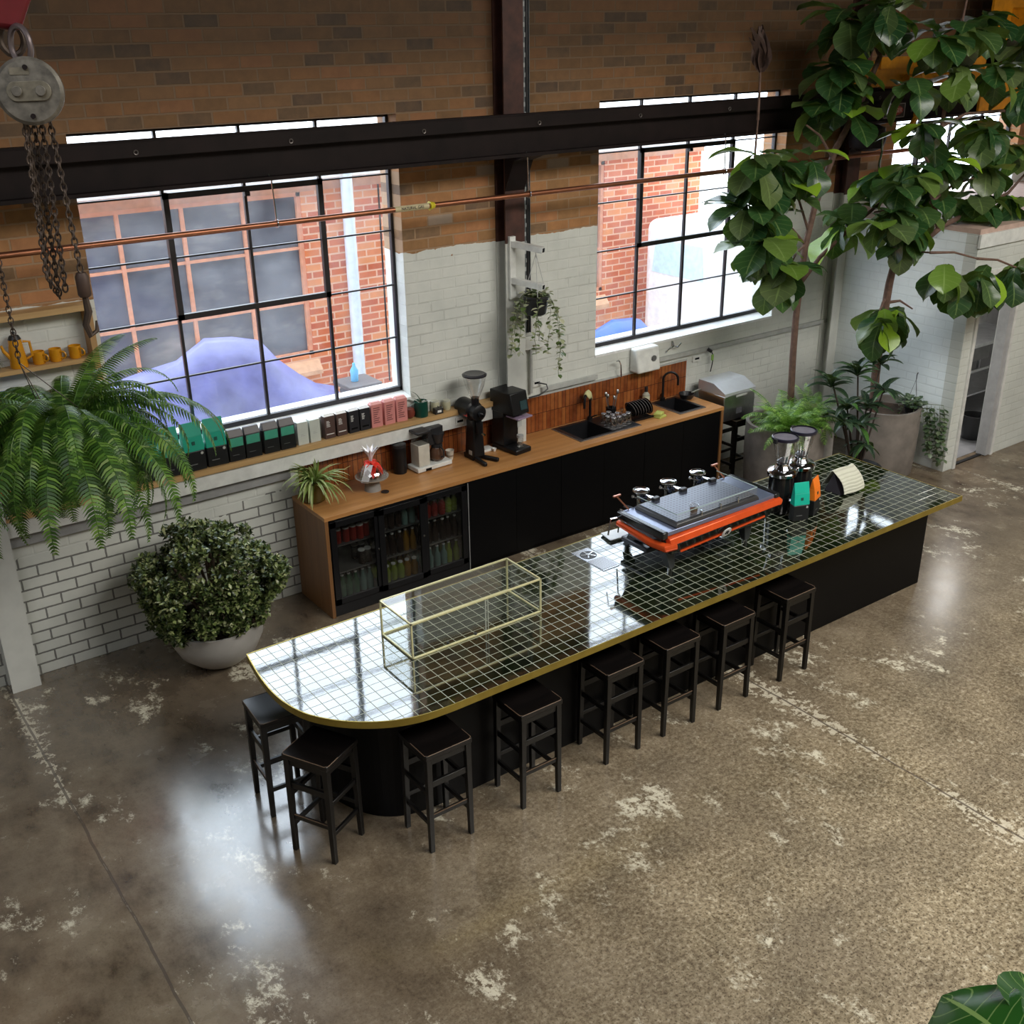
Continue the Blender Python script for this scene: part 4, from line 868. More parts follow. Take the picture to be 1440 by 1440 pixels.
for x,y,l,hh in ((3.17,-.035,'cream jar behind the small black box on the shelf',.085),(3.275,-.055,'cream jar standing right of the small black box',.075)):
    t=thing('cream_jar',l,'jar',(x,y,SH),0,'cream jars');obj('body',MB().lathe([(.03,0),(.036,.01),(.036,hh-.015),(.03,hh)],(0,0,0),18),pm('cream jar glass',(.50,.48,.33),.25),t);obj('lid',MB().cyl((0,0,hh),.031,.014),pm('pale lid',(.6,.6,.5),.3),t)

# shelving box with mustard enamelware
t=thing('display_shelf','pine box shelving on the wall left of the left window','shelf',(0,0,0))
obj('side',MB().box(.365,.405,-.135,-.002,1.62,2.72),PINED,t);obj('top_board',MB().box(-1.6,.365,-.135,-.002,2.68,2.72),PINE,t)
obj('shelf_board',MB().box(-1.6,.365,-.13,-.002,2.325,2.355),PINE,t);obj('shelf_board',MB().box(-1.6,.365,-.13,-.002,1.98,2.01),PINE,t)
t=thing('coffee_pot','tall mustard coffee pot on the upper box shelf','pot',(-.105,-.07,2.356))
obj('body',MB().lathe([(.055,0),(.058,.01),(.05,.10),(.042,.19)],(0,0,0),24),YELC,t);obj('lid',MB().lathe([(.043,.19),(.03,.215),(.008,.22),(.012,.235),(.004,.245)],(0,0,0),20),BLKP,t)
obj('handle',MB().tube([(.045,-.01,.17),(.085,-.02,.165),(.09,-.02,.07),(.055,-.01,.05)],.009,8),YELC,t);obj('spout',MB().tube([(-.045,0,.07),(-.08,0,.12),(-.09,0,.16)],[.016,.011,.008],8),YELC,t)
p=None
for x,l,rz in ((.025,'mustard mug next to the tall coffee pot',-.8),(.135,'middle mustard mug on the upper box shelf',-.7),(.265,'mustard mug nearest the pine side panel',-.8)):
    if p is None:
        p=thing('enamel_mug',l,'mug',(x,-.07,2.356),rz,'mustard mugs')
        obj('cup',MB().lathe([(.036,0),(.04,.008),(.042,.085),(.039,.086),(.036,.02)],(0,0,0),22),YELC,p);obj('handle',MB().torus((.052,-.008,.045),.025,.006,(0,1,.1),16,6),YELC,p)
    else:dup(p,(x,-.07,2.356),rz,l)
t=thing('blue_box','speckled cornflower blue box on the middle board of the shelving','box',(-.15,-.07,2.011))
obj('box_body',MB().box(-.10,.10,-.05,.05,0,.19),pm('cornflower speckle',(.09,.20,.52),.5,0,.5,60),t,bev=.004);obj('spot',MB().box(.0,.02,-.0515,-.05,.11,.13),BLK,t)
t=thing('wiry_plant','dark wiry tuft of a plant at the left end of the upper box shelf','plant',(-.285,-.07,2.356))
obj('pot',MB().lathe([(.035,0),(.045,.06)],(0,0,0),16),BLKP,t)
m=MB();rr=random.Random(9)
for k in range(60):
    a=rr.uniform(0,6.28);m.leaf((0,0,.05),(math.cos(a),math.sin(a),rr.uniform(.4,2.5)),rr.uniform(.08,.13),.008,2.2,LP_STRAP,5,.2,m=1)
obj('foliage',m,mat_leaf('wiry dark leaves',[(0,(.03,.04,.02)),(1,(.12,.13,.06))],.5,False,.1),t)

# ------------------------------------------------------------------ the island bar
IZ=.88
arc=[(.472,-2.09),(.434,-2.35),(.42,-2.56),(.432,-2.72),(.472,-2.87),(.54,-2.99),(.635,-3.10),(.755,-3.195),(.885,-3.262),(1.03,-3.30),(1.203,-3.312)]
def smooth(p,k=4):
    o=[]
    for i in range(len(p)-1):
        a=V(p[max(i-1,0)]);b=V(p[i]);c=V(p[i+1]);d=V(p[min(i+2,len(p)-1)])
        for j in range(k):
            t=j/k;o.append(tuple(.5*((2*b)+(c-a)*t+(2*a-5*b+4*c-d)*t*t+(3*b-a-3*c+d)*t**3)))
    o.append(tuple(p[-1]));return o
edge=smooth(arc)
top=edge+[(6.113,-3.312),(6.113,-2.09)]
t=thing('island_bar','long island bar with green mosaic top, brass edge and black curved body','bar',(0,0,0))
obj('mosaic_top',MB().prism(top,IZ-.03,IZ),TILE,t)
# brass edging follows the outline
def offset_ring(poly,d):
    n=len(poly);o=[]
    for i in range(n):
        a=V(poly[i-1]).to_2d();b=V(poly[i]).to_2d();c=V(poly[(i+1)%n]).to_2d()
        e1=(b-a).normalized();e2=(c-b).normalized();n1=V((e1.y,-e1.x));n2=V((e2.y,-e2.x));k=(n1+n2);k=k/max(.3,k.length_squared/2)
        o.append(tuple(b+k*d))
    return o
ccw=top  # runs from the back left corner round the curve to the right end: counter-clockwise
out=offset_ring(ccw,.007)
m=MB();n=len(ccw);vs=[(*p,IZ+.0015) for p in ccw]+[(*p,IZ+.0015) for p in out]+[(*p,IZ-.044) for p in ccw]+[(*p,IZ-.044) for p in out]
fs=[]
for i in range(n):
    j=(i+1)%n;fs+=[(i,n+i,n+j,j),(n+i,3*n+i,3*n+j,n+j),(2*n+i,2*n+j,3*n+j,3*n+i),(i,j,2*n+j,2*n+i)]
m.add(vs,fs);obj('brass_edge',m,BRASS,t)
obj('underside',MB().prism(top,IZ-.042,IZ-.031),BLK,t)
base=smooth([(.72,-2.14),(.70,-2.42),(.72,-2.64),(.78,-2.82),(.88,-2.96),(1.02,-3.04),(1.2,-3.068)])+[(6.075,-3.068),(6.075,-2.14)]
obj('body',MB().prism(base,.0,IZ-.042),BLK,t)

# stools
t=thing('bar_stool','x','stool',(0,0,0),0,'black wooden bar stools round the island')
SWD,SD,SH_=.30,.29,.686     # local: front edge along x at y=0, seat goes to +y
m=MB();nx,ny=10,8;vs=[]
for j in range(ny+1):
    for i in range(nx+1):
        x=-SWD/2-.008+(SWD+.016)*i/nx;y=-.008+(SD+.016)*j/ny;a=(i/nx-.5)*2;b=(j/ny-.5)*2
        cr=max(0,(abs(a)**8+abs(b)**8-1.0))*.012
        vs.append((x*(1-.02*max(0,abs(a*b)**6)),y,SH_-.014*(1-a*a)*(1-b**4)))
k=len(vs);vs+=[(x,y,SH_-.032) for x,y,z in vs]
fs=[]
for j in range(ny):
    for i in range(nx):
        q=j*(nx+1)+i;fs.append((q,q+1,q+nx+2,q+nx+1));fs.append((k+q,k+q+nx+1,k+q+nx+2,k+q+1))
for i in range(nx):
    fs.append((i,k+i,k+i+1,i+1));q=ny*(nx+1)+i;fs.append((q,q+1,k+q+1,k+q))
for j in range(ny):
    q=j*(nx+1);fs.append((q,q+nx+1,k+q+nx+1,k+q));q+=nx;fs.append((q,k+q,k+q+nx+1,q+nx+1))
m.add(vs,fs,True);seat=obj('seat',m,SEATM,t,bev=.004)
e=MB();e.tube([(-SWD/2-.006,.16,SH_-.001),(-SWD/2-.006,.01,SH_-.001),(-SWD/2+.01,-.006,SH_-.001),(SWD/2-.01,-.006,SH_-.001),(SWD/2+.006,.01,SH_-.001),(SWD/2+.006,.10,SH_-.001)],.0026,5)
o=obj('worn_edge',e,WEAR,seat);o['label']='bare wood showing through along the seat edge'
L4=[(-SWD/2+.018,.014),(SWD/2-.018,.014),(-SWD/2+.018,SD-.014),(SWD/2-.018,SD-.014)]
for x,y in L4:
    sx=1 if x>0 else -1;sy=1 if y>.1 else -1;fx=x+sx*.006;fy=y+sy*.006
    obj('leg',MB().hexa([(fx-.014,fy-.014,0),(fx+.014,fy-.014,0),(fx+.014,fy+.014,0),(fx-.014,fy+.014,0)],[(x-.018,y-.018,SH_-.033),(x+.018,y-.018,SH_-.033),(x+.018,y+.018,SH_-.033),(x-.018,y+.018,SH_-.033)]),STOOLM,t,bev=.002)
a,b,c,d=L4
def rung(p,q,z,h=.028,nm='rung',mt=STOOLM):return obj(nm,MB().bar((*p,z),(*q,z),.018,h),mt,t,bev=.002)
rr_=rung(a,b,.245);obj('worn_edge',MB().box(a[0],b[0],a[1]-.0105,a[1]-.004,.2585,.2615),WEAR,rr_)
rung(c,d,.245);rung(a,c,.19);rung(b,d,.19);rung(a,b,.47,.04);rung(c,d,.47,.04);rung(a,c,.40);rung(b,d,.40)
rung(a,b,SH_-.055,.045,'apron');rung(c,d,SH_-.055,.045,'apron');rung(a,c,SH_-.055,.045,'apron');rung(b,d,SH_-.055,.045,'apron')
stool=t
ST=[(1.087,-3.408,0,'black bar stool under the curved front corner of the island'),
(1.745,-3.415,0,'black bar stool standing alone in front of the glass display case'),
(2.44,-3.385,0,'black bar stool with a scuffed reddish seat, below the drip tray end of the island'),
(2.945,-3.385,0,'black bar stool with a worn brown seat corner, below the espresso machine left leg'),
(3.47,-3.39,0,'black bar stool below the middle of the espresso machine'),
(4.09,-3.40,0,'black bar stool nearest the right end of the island'),
(.338,-2.41,-PI/2-.06,'black bar stool at the left end of the island, nearest the big bowl planter'),
(.378,-3.025,-PI/2+.48,'black bar stool turned diagonally at the rounded corner of the island'),
(6.60,-.545,0,'black stool by the back wall holding up the steel ice maker')]
for i,(x,y,rz,l) in enumerate(ST):
    if i==0: stool.location=(x,y,0);stool['label']=l
    else: dup(stool,(x,y,0),rz,l)

# espresso machine -------------------------------------------------
t=thing('espresso_machine','three group espresso machine with orange side rails and splayed legs','machine',(3.68,-2.70,IZ+.05),0)
BLUEP=pm('blue grey reflective panel',(.17,.20,.30),.2,.5,.05)
ORR=pm('orange red anodised rail',(.80,.10,.02),.25,.35,.1);DKM=pm('black gloss body',(.01,.01,.011),.15)
X0,X1,Y0,Y1=-.56,.60,-.29,.20
m=MB();m.hexa([(X0+.08,Y0+.14,.13),(X1-.08,Y0+.14,.13),(X1-.08,Y1-.04,.13),(X0+.08,Y1-.04,.13)],[(X0+.03,Y0+.03,.29),(X1-.03,Y0+.03,.29),(X1-.03,Y1,.29),(X0+.03,Y1,.29)]);obj('chassis',m,DKM,t,bev=.02,segs=3)
obj('top_panel',MB().box(X0+.02,X1-.02,Y0+.03,Y1,.30,.335),BLUEP,t,bev=.006)
obj('side_lip',MB().box(X0,X0+.05,Y0+.02,Y1+.01,.285,.34),DKM,t,bev=.01);obj('side_lip',MB().box(X1-.05,X1,Y0+.02,Y1+.01,.285,.34),DKM,t,bev=.01)
m=MB();m.tube([(X0+.01,Y1,.25),(X0-.005,Y0+.12,.235),(X0+.03,Y0+.02,.225),(X0+.10,Y0-.01,.235)],[.022,.028,.034,.03],10);m.hexa([(X0+.05,Y0-.012,.243),(X1-.02,Y0-.012,.262),(X1-.02,Y0+.04,.262),(X0+.05,Y0+.04,.243)],[(X0+.05,Y0+.004,.288),(X1,Y0+.004,.306),(X1,Y0+.06,.312),(X0+.05,Y0+.06,.295)])
m.tube([(X1,Y0+.01,.27),(X1+.005,Y0+.2,.27),(X1-.01,Y1,.27)],.028,10);obj('orange_rail',m,ORR,t,bev=.005)
obj('front_panel',MB().hexa([(X0+.12,Y0+.06,.13),(X1-.10,Y0+.06,.13),(X1-.1,Y0+.10,.13),(X0+.12,Y0+.10,.13)],[(X0+.06,Y0-.008,.243),(X1-.04,Y0-.008,.262),(X1-.04,Y0+.05,.262),(X0+.06,Y0+.05,.243)]),DKM,t,bev=.008)
obj('orange_pinstripe',MB().bar((X0+.20,Y0+.048,.140),(X1-.14,Y0+.026,.19),.01,.012),ORR,t)
o=obj('round_badge',MB().cyl((0,0,0),.042,.006,28),pm('white badge',(.75,.75,.75),.4),t);o.rotation_euler=(PI/2+.15,0,0);o.rotation_euler=(PI/2+.45,0,0);o.location=(.05,Y0+.012,.185)
g=obj('badge_mark',MB().tube([(-.012,-.01,.007),(-.008,.016,.007),(.004,.004,.007),(.014,-.014,.007)],.006,6).ball((.004,.012,.007),.010,8),INK,o)
m=MB();cx0,cx1,cy0,cy1=X0+.13,X1-.20,Y0+.03,Y1-.03
m.hexa([(cx0,cy0,.336),(cx1,cy0,.336),(cx1,cy1,.336),(cx0,cy1,.336)],[(cx0+.015,cy0+.01,.368),(cx1-.015,cy0+.01,.368),(cx1-.015,cy1-.01,.368),(cx0+.015,cy1-.01,.368)])
tray=obj('cup_tray',m,pm('black tray',(.03,.03,.032),.4),t,bev=.008)
a=N('perforated steel sheet');vec,oo=swz(a,'xy');vn=a.n('ShaderNodeTexVoronoi',feature='F1',i={'Scale':34.0,'Randomness':0.0});a.l(vec,vn.inputs['Vector']);dt=a.math('LESS_THAN',vn.outputs['Distance'],.26)
a.set(Base_Color=a.mix(dt,(.085,.095,.13),(.015,.015,.03)),Roughness=.3,Metallic=.4)
obj('perforated_sheet',MB().box(cx0+.03,cx1-.03,cy0+.03,cy1-.03,.3685,.372),a.m,tray)
m=MB();gz0,gz1=.376,.43
for p,q in (((cx0+.02,cy0+.02),(cx1-.02,cy0+.02)),((cx1-.02,cy0+.02),(cx1-.02,cy1-.01)),((cx0+.02,cy1-.01),(cx0+.02,cy0+.02))):m.quad((*p,gz0),(*q,gz0),(*q,gz1),(*p,gz1))
gl=obj('glass_guard',m,GLASS,tray)
m=MB();m.tube([(cx0+.02,cy1-.01,gz1),(cx0+.02,cy0+.02,gz1),(cx1-.02,cy0+.02,gz1),(cx1-.02,cy1-.01,gz1)],.003,5);obj('guard_edge',m,pm('pale glass edge',(.35,.45,.42),.15),gl)
for x in (cx0+.25,(cx0+cx1)/2+.02,cx1-.22):obj('guard_clip',MB().box(x-.004,x+.004,cy0+.008,cy0+.026,.364,.404),CHROME,tray)
for i,x in enumerate((-.26,.01,.31)):
    obj('tray_knob',MB().box(x-.028,x+.03,cy1-.055,cy1-.02,.370,.396),BLKP,tray,bev=.004)
    gx=x
    gh=obj('group_head',MB().lathe([(.036,.23),(.038,.37),(.036,.385)],(gx,Y1+.085,0),24),CHROME,t)
    obj('group_cap',MB().lathe([(.036,.380),(.055,.385),(.062,.395),(.060,.402),(.052,.404),(.046,.399),(.01,.407)],(gx,Y1+.085,0),28),CHROME,gh)
    obj('group_arm',MB().bar((gx+.02,Y1-.03,.35),(gx+.02,Y1+.06,.35),.02,.03).bar((gx+.06,Y1-.03,.35),(gx+.05,Y1+.07,.34),.014,.02),CHROME,gh)
    obj('portafilter',MB().tube([(gx,Y1+.085,.23),(gx,Y1+.14,.225),(gx-.005,Y1+.25,.215)],[.03,.014,.013],8),BLKP,t)
    obj('paddle',MB().tube([(gx-.05,Y1+.03,.36),(gx-.10,Y1+.06,.38)],.007,6).ball((gx-.10,Y1+.06,.38),.014,8),CHROME,t)
for sx,x in ((-1,X0+.09),(1,X1-.11)):
    w_=obj('steam_lever',MB().tube([(x,Y1-.02,.34),(x+.01*sx,Y1+.10,.40)],.006,6).bar((x-.03+.01*sx,Y1+.10,.405),(x+.035+.01*sx,Y1+.10,.405),.014,.012),pm('copper lever',(.5,.2,.12),.3,.7),t)
    obj('steam_wand',MB().tube([(x,Y1+.02,.31),(x-.03*sx,Y1+.10,.29),(x-.03*sx,Y1+.12,.10)],.006,6),CHROME,t)
obj('hot_water_pipe',MB().tube([(X0+.03,Y1-.02,.30),(X0-.06,Y1,.30),(X0-.08,Y1,.18)],.006,6),CHROME,t)
for sx in (-1,1):
    for sy in (-1,1):
        bx=(X0 if sx<0 else X1)-sx*.17;fx=(X0 if sx<0 else X1)-sx*.20;by=.02*sy;fy=-.02+sy*(.13 if sy<0 else .33)
        l=obj('leg',MB().hexa([(fx-.024,fy-.022,-.02),(fx+.024,fy-.022,-.02),(fx+.024,fy+.022,-.02),(fx-.024,fy+.022,-.02)],[(bx-.06,by-.08+.05*sy,.235),(bx+.06,by-.08+.05*sy,.235),(bx+.06,by+.08+.05*sy,.235),(bx-.06,by+.08+.05*sy,.235)]),pm('graphite leg',(.05,.055,.055),.35,.4),t,bev=.006)
        obj('foot',MB().cyl((fx,fy,-.05),.020,.035,16),CHROME,l)
obj('drip_tray',MB().box(-.42,.46,.03,.31,.03,.07),pm('dark drip tray',(.05,.05,.055),.3,.6),t,bev=.01)
m=MB()
t=thing('cup_on_machine','small clear espresso glass standing on the glass guarded cup tray','cup',(3.68-.20,-2.70-.19,IZ+.423))
obj('glass',MB().lathe([(.022,0),(.024,.004),(.033,.06),(.031,.06)],(0,0,0),18,True,False),CLEARP,t)
obj('copper_lattice',MB().lathe([(.0235,.003),(.028,.028)],(0,0,0),14,False,False),pm('copper etched foot',(.3,.17,.12),.3,.6),t)
# white dish below the hot water pipe
setp(obj('white_saucer',MB().hexa([(3.30,-2.24,IZ+.002),(3.47,-2.26,IZ+.002),(3.50,-2.13,IZ+.002),(3.32,-2.11,IZ+.002)],[(3.28,-2.25,IZ+.022),(3.48,-2.27,IZ+.02),(3.52,-2.12,IZ+.02),(3.31,-2.10,IZ+.022)]),pm('white dish',(.9,.9,.9),.3),bev=.006),'flat white dish on the mosaic behind the left end of the espresso machine','dish')
# pitcher rinser set in the top
t=thing('pitcher_rinser','flush steel rinser plate with star spray disc left of the espresso machine','rinser',(3.02,-2.38,IZ))
a_=obj('plate',MB().box(-.075,.075,-.19,.17,.0005,.004),pm('rinser plate',(.42,.43,.46),.25,.8),t,bev=.001)
obj('spray_disc',MB().cyl((0,.07,.004),.062,.002,28),BLKP,t)
m=MB()
for k in range(5):
    q=2*PI*k/5+.3;m.bar((0,.07,.0075),(.055*math.cos(q),.07+.055*math.sin(q),.0075),.010,.003)
m.cyl((0,.07,.006),.014,.005,12);obj('spray_star',m,CHROME,t)
a=N('drilled plate');vec,oo=swz(a,'xy');vn=a.n('ShaderNodeTexVoronoi',feature='F1',i={'Scale':60.0,'Randomness':0.0});a.l(vec,vn.inputs['Vector']);a.set(Base_Color=a.mix(a.math('LESS_THAN',vn.outputs['Distance'],.3),(.36,.36,.38),(.12,.12,.12)),Roughness=.3,Metallic=.6)
obj('drilled_area',MB().box(-.07,.07,-.175,-.01,.004,.0055),a.m,t)
# glass display case
t=thing('display_case','empty glass display case with brass frame on the island','case',(1.25,-2.77,IZ))
cw,cd,ch=.99,.385,.25;m=MB();s=.011
for x in (0,cw-s):
    for y in (0,cd-s):m.box(x,x+s,y,y+s,0.001,ch)
for z in (0.001,ch-s):
    for y in (0,cd-s):m.box(0,cw,y,y+s,z,z+s)
    for x in (0,cw-s):m.box(x,x+s,0,cd,z,z+s)
obj('brass_frame',m,BRASSL,t,bev=.001)
q=.0045
for p in (((q,q,0),(cw-q,q,0),(cw-q,q,ch),(q,q,ch)),((q,cd-q,0),(cw-q,cd-q,0),(cw-q,cd-q,ch),(q,cd-q,ch)),((q,q,0),(q,cd-q,0),(q,cd-q,ch),(q,q,ch)),((cw-q,q,0),(cw-q,cd-q,0),(cw-q,cd-q,ch),(cw-q,q,ch)),((q,q,ch-.002),(cw-q,q,ch-.002),(cw-q,cd-q,ch-.002),(q,cd-q,ch-.002))):
    obj('glass_panel',MB().quad(*p),GLASS,t)
m=MB();m.box(cw*.555,cw*.562,.01,.016,.01,ch-.01);m.box(cw*.575,cw*.580,.01,.016,.01,ch-.01);obj('sliding_joint',m,pm('glass joint',(.55,.56,.5),.2),t)
for x,y in ((.27,.02),(.47,.01)):obj('finger_pull',MB().cyl((x,y,.012),.010,.012,12),BLKP,t)
# two big grinders
t=thing('island_grinder','x','grinder',(0,0,0),0,'twin island grinders')
obj('body',MB().lathe([(.095,0),(.10,.01),(.10,.18),(.095,.30),(.085,.31)],(0,0,0),32),DKM,t)
obj('chrome_collar',MB().lathe([(.09,.305),(.115,.31),(.118,.335),(.105,.35),(.07,.36),(.05,.385),(.05,.40)],(0,0,0),32),CHROME,t)
obj('adjust_pin',MB().tube([(-.10,0,.325),(-.15,.01,.33)],.008,8),CHROME,t)
h=obj('hopper',MB().lathe([(.045,.395),(.055,.42),(.085,.56),(.095,.60)],(0,0,0),32,False,False),CLEARP,t)
obj('hopper_floor',MB().lathe([(.04,.40),(.05,.42),(.02,.44)],(0,0,0),24),pm('smoky plastic',(.10,.10,.11),.15),h)
li=obj('lid_ring',MB().lathe([(.098,.595),(.104,.60),(.104,.618),(.096,.622)],(0,0,0),36,False,False),pm('black lid ring',(.015,.015,.03),.3),t)
obj('lid_plate',MB().cyl((0,0,.605),.097,.004,36),pm('grey lid plate',(.20,.19,.23),.2),li)
obj('lid_tab',MB().box(-.12,-.10,-.015,.015,.585,.62),BLKP,li)
obj('fork',MB().box(-.02,.02,-.15,-.09,.12,.14),CHROME,t)
gA=t;t.location=(4.735,-2.60,IZ);t['label']='island grinder with clear hopper, the one nearer the espresso machine'
dup(t,(4.965,-2.585,IZ),-PI/2,'island grinder with clear hopper, standing behind the orange bag')
tealbag(4.72,-2.81,'teal topped black coffee bag in front of the twin island grinders',pm('bright teal foil',(.0,.42,.30),.45,0,.1),.82,-.35,IZ+.0015)
tealbag(4.90,-2.795,'orange topped black coffee bag in front of the twin island grinders',ORNG,.80,.35,IZ+.0015)
# folded towel over a stand
a=N('ribbed cream towel');vec,oo=swz(a,'yz');wf=a.math('MULTIPLY_ADD',a.math('SINE',a.math('ADD',a.math('MULTIPLY',oo['z'],250),a.math('MULTIPLY',a.noise(8),4))),.5,.5);a.set(Base_Color=a.ramp(wf,[(.0,(.50,.50,.40)),(.45,(.62,.62,.51))]),Roughness=.95);a.bump(wf,.5,.006)
t=thing('draped_towel','cream ribbed towel draped over a low dark stand near the right end of the island','towel',(5.47,-2.66,IZ+.001),.0)
m=MB();vs=[];K=12
for i in range(K+1):
    s_=i/K
    if s_<.5: y=.14-.10*(s_*2);z=.02+.155*(s_*2)**.8
    else: k=(s_-.5)*2;y=.04-.13*k-.02*math.sin(k*PI);z=.175*(1-k**1.5)+.01
    if abs(s_-.5)<.06:z+=.012
    for j in range(7):
        x=-.135+.27*j/6;vs.append((x+.012*math.sin(s_*9+j),y+.008*math.sin(j*1.3),z+.004*math.sin(j*2.1+s_*6)))
m.add(vs,[(i*7+j,i*7+j+1,(i+1)*7+j+1,(i+1)*7+j) for i in range(K) for j in range(6)],True)
o=obj('towel_sheet',m,a.m,t,ang=3);sm=o.modifiers.new('s','SOLIDIFY');sm.thickness=.010;sb=o.modifiers.new('b','SUBSURF');sb.levels=1;sb.render_levels=2
obj('dark_stand',MB().hexa([(-.12,-.05,0),(.12,-.05,0),(.12,.11,0),(-.12,.11,0)],[(-.12,.025,.155),(.12,.025,.155),(.12,.04,.155),(-.12,.04,.155)]),pm('purple black stand',(.03,.022,.03),.5),t)

# steel ice maker on the stool
t=thing('ice_maker','steel ice maker with slanted lid sitting on a stool by the oak worktop','appliance',(6.53,-.30,.688))
IW=.225;m=MB();m.hexa([(-IW,-.20,0),(IW,-.20,0),(IW,.17,0),(-IW,.17,0)],[(-IW,-.20,.27),(IW,-.20,.27),(IW,.17,.27),(-IW,.17,.27)]);obj('case',m,STEEL,t,bev=.008)
m=MB();pr=[(-.205,.272),(-.205,.30),(-.04,.375),(.17,.375),(.17,.272)]
m.add([(-IW,y,z) for y,z in pr]+[(IW,y,z) for y,z in pr],[(0,1,2,3,4),(9,8,7,6,5)]+[(i,5+i,5+(i+1)%5,(i+1)%5) for i in range(5)]);obj('slanted_lid',m,pm('satin lid steel',(.75,.78,.82),.35,.6,.04),t,ang=.25)
obj('display',MB().box(-.04,.04,-.203,-.20,.06,.12),pm('grey display',(.10,.10,.11),.2),t);obj('handle',MB().box(-.06,.10,-.207,-.20,.24,.262),GREYP,t)
obj('side_vents',MB().box(IW,IW+.002,-.12,.05,.15,.24),BLKP,t)

# ------------------------------------------------------------------ plants
JADE=mat_leaf('jade leaves',[(0,(.02,.035,.012)),(.35,(.06,.095,.025)),(.6,(.13,.17,.05)),(.82,(.28,.33,.12)),(.95,(.45,.47,.25)),(1,(.04,.06,.02))],.34,False,.0,.5)  # palest stops paint highlights on some leaves
t=thing('jade_plant','huge round jade plant in a pale concrete bowl on the floor','plant',(.79,-.62,0))
obj('bowl',MB().lathe([(.10,0),(.19,.03),(.29,.12),(.345,.24),(.355,.36),(.335,.36),(.30,.22)],(0,0,0),40),CONCW,t)
obj('soil',MB().cyl((0,0,.32),.325,.01),SOIL,t)
m=MB();rr=random.Random(21)
for k in range(16):
    a=rr.uniform(0,6.28);e=rr.uniform(.3,1.4);d=V((math.cos(a)*math.cos(e),math.sin(a)*math.cos(e),math.sin(e)));c=V((0,0,.62));p0=V((rr.uniform(-.06,.06),rr.uniform(-.06,.06),.33))
    m.tube([p0,p0*.4+c*.4+d*.05,c+d*.33],[.025,.018,.008],7)
obj('stems',m,pm('jade bark',(.16,.11,.08),.8),t)
m=MB();lob=[]
for k in range(120):
    a=rr.uniform(0,2*PI);z=rr.uniform(-.85,1);q=math.sqrt(1-z*z);rad=.40*rr.uniform(.82,1.12)
    lob.append((V((q*math.cos(a)*rad*1.14,q*math.sin(a)*rad*.95,.64+z*rad*(1.0 if z>0 else .78)))))
for c in lob:
    out_=(c-V((0,0,.6))).normalized();R_=rr.uniform(.07,.11)
    for k in range(26):
        d=V((rr.gauss(0,1),rr.gauss(0,1),rr.gauss(0,1))).normalized();d=(d+out_*.6).normalized();tip=c+d*R_
        u=d.orthogonal().normalized()
        for j in range(5):
            ld=(d*.5+(Matrix.Rotation(j*1.26+k,3,d)@u)*.9).normalized();m.leaf(tip-d*.012*j,ld,rr.uniform(.032,.048),rr.uniform(.022,.032),-.5,[.2,.8,1,.9,.1],2,.3,m=1)
obj('foliage',m,JADE,t)

# boston fern in a hanging basket
FERN=mat_leaf('boston fern leaves',[(0,(.02,.06,.01)),(.4,(.05,.13,.02)),(.7,(.10,.22,.03)),(.93,(.18,.33,.05)),(1,(.28,.38,.14))],.42,False,.3)
t=thing('hanging_fern','big Boston fern spilling from a chain-hung basket at the left','plant',(-.14,-1.2,2.13))
obj('basket',MB().lathe([(.09,0),(.14,.05),(.165,.16),(.155,.16),(.12,.05)],(0,0,0),28),BLKP,t)
m=MB();m.chain((-.18,0,.55),(-.18,0,5.0),.045,.004)
for k in range(3):
    a=k*2.1;m.tube([(.15*math.cos(a),.15*math.sin(a),.16),(-.18,0,.55)],.003,5)
obj('hanging_chain',m,CHN,t)
m=MB();rr=random.Random(31)
for k in range(230):
    a=2*PI*k/230*13.0+rr.uniform(-.2,.2);e=rr.uniform(-.5,1.05);L=rr.uniform(.42,.75) if k%3 else rr.uniform(.7,.95)
    d=V((math.cos(a)*math.cos(e),math.sin(a)*math.cos(e),math.sin(e)))
    m.frond(V((.06*math.cos(a),.06*math.sin(a),.16)),d,L,rr.uniform(.13,.18),rr.uniform(1.7,2.6)+e*.7,44,.30)
for a,e,L,dr in ((-.25,.5,1.12,2.2),(-.12,.4,1.2,2.1),(-.5,.5,1.05,2.2),(.1,1.0,.75,1.1),(.5,1.1,.7,1.2),(-.9,.3,1.08,2.2),(-1.1,.2,1.1,2.1),(-1.5,.3,1.15,2.3),(-1.7,.2,1.1,2.2),(-2.0,.2,1.1,2.1),(-2.4,.2,1.12,2.2),(-2.7,.3,1.2,2.2)):
    d=V((math.cos(a)*math.cos(e),math.sin(a)*math.cos(e),math.sin(e)));m.frond(V((.05*math.cos(a),.05*math.sin(a),.16)),d,L,.20,dr,50,.32)
obj('fronds',m,FERN,t)
m=MB()
for k in range(160):
    a=rr.uniform(0,6.28);m.leaf((.1*math.cos(a),.1*math.sin(a),.15),(math.cos(a),math.sin(a),rr.uniform(.2,2)),rr.uniform(.15,.30),.02,1.6,LP_STRAP,5,.3,m=1)
obj('crown_leaves',m,FERN,t)

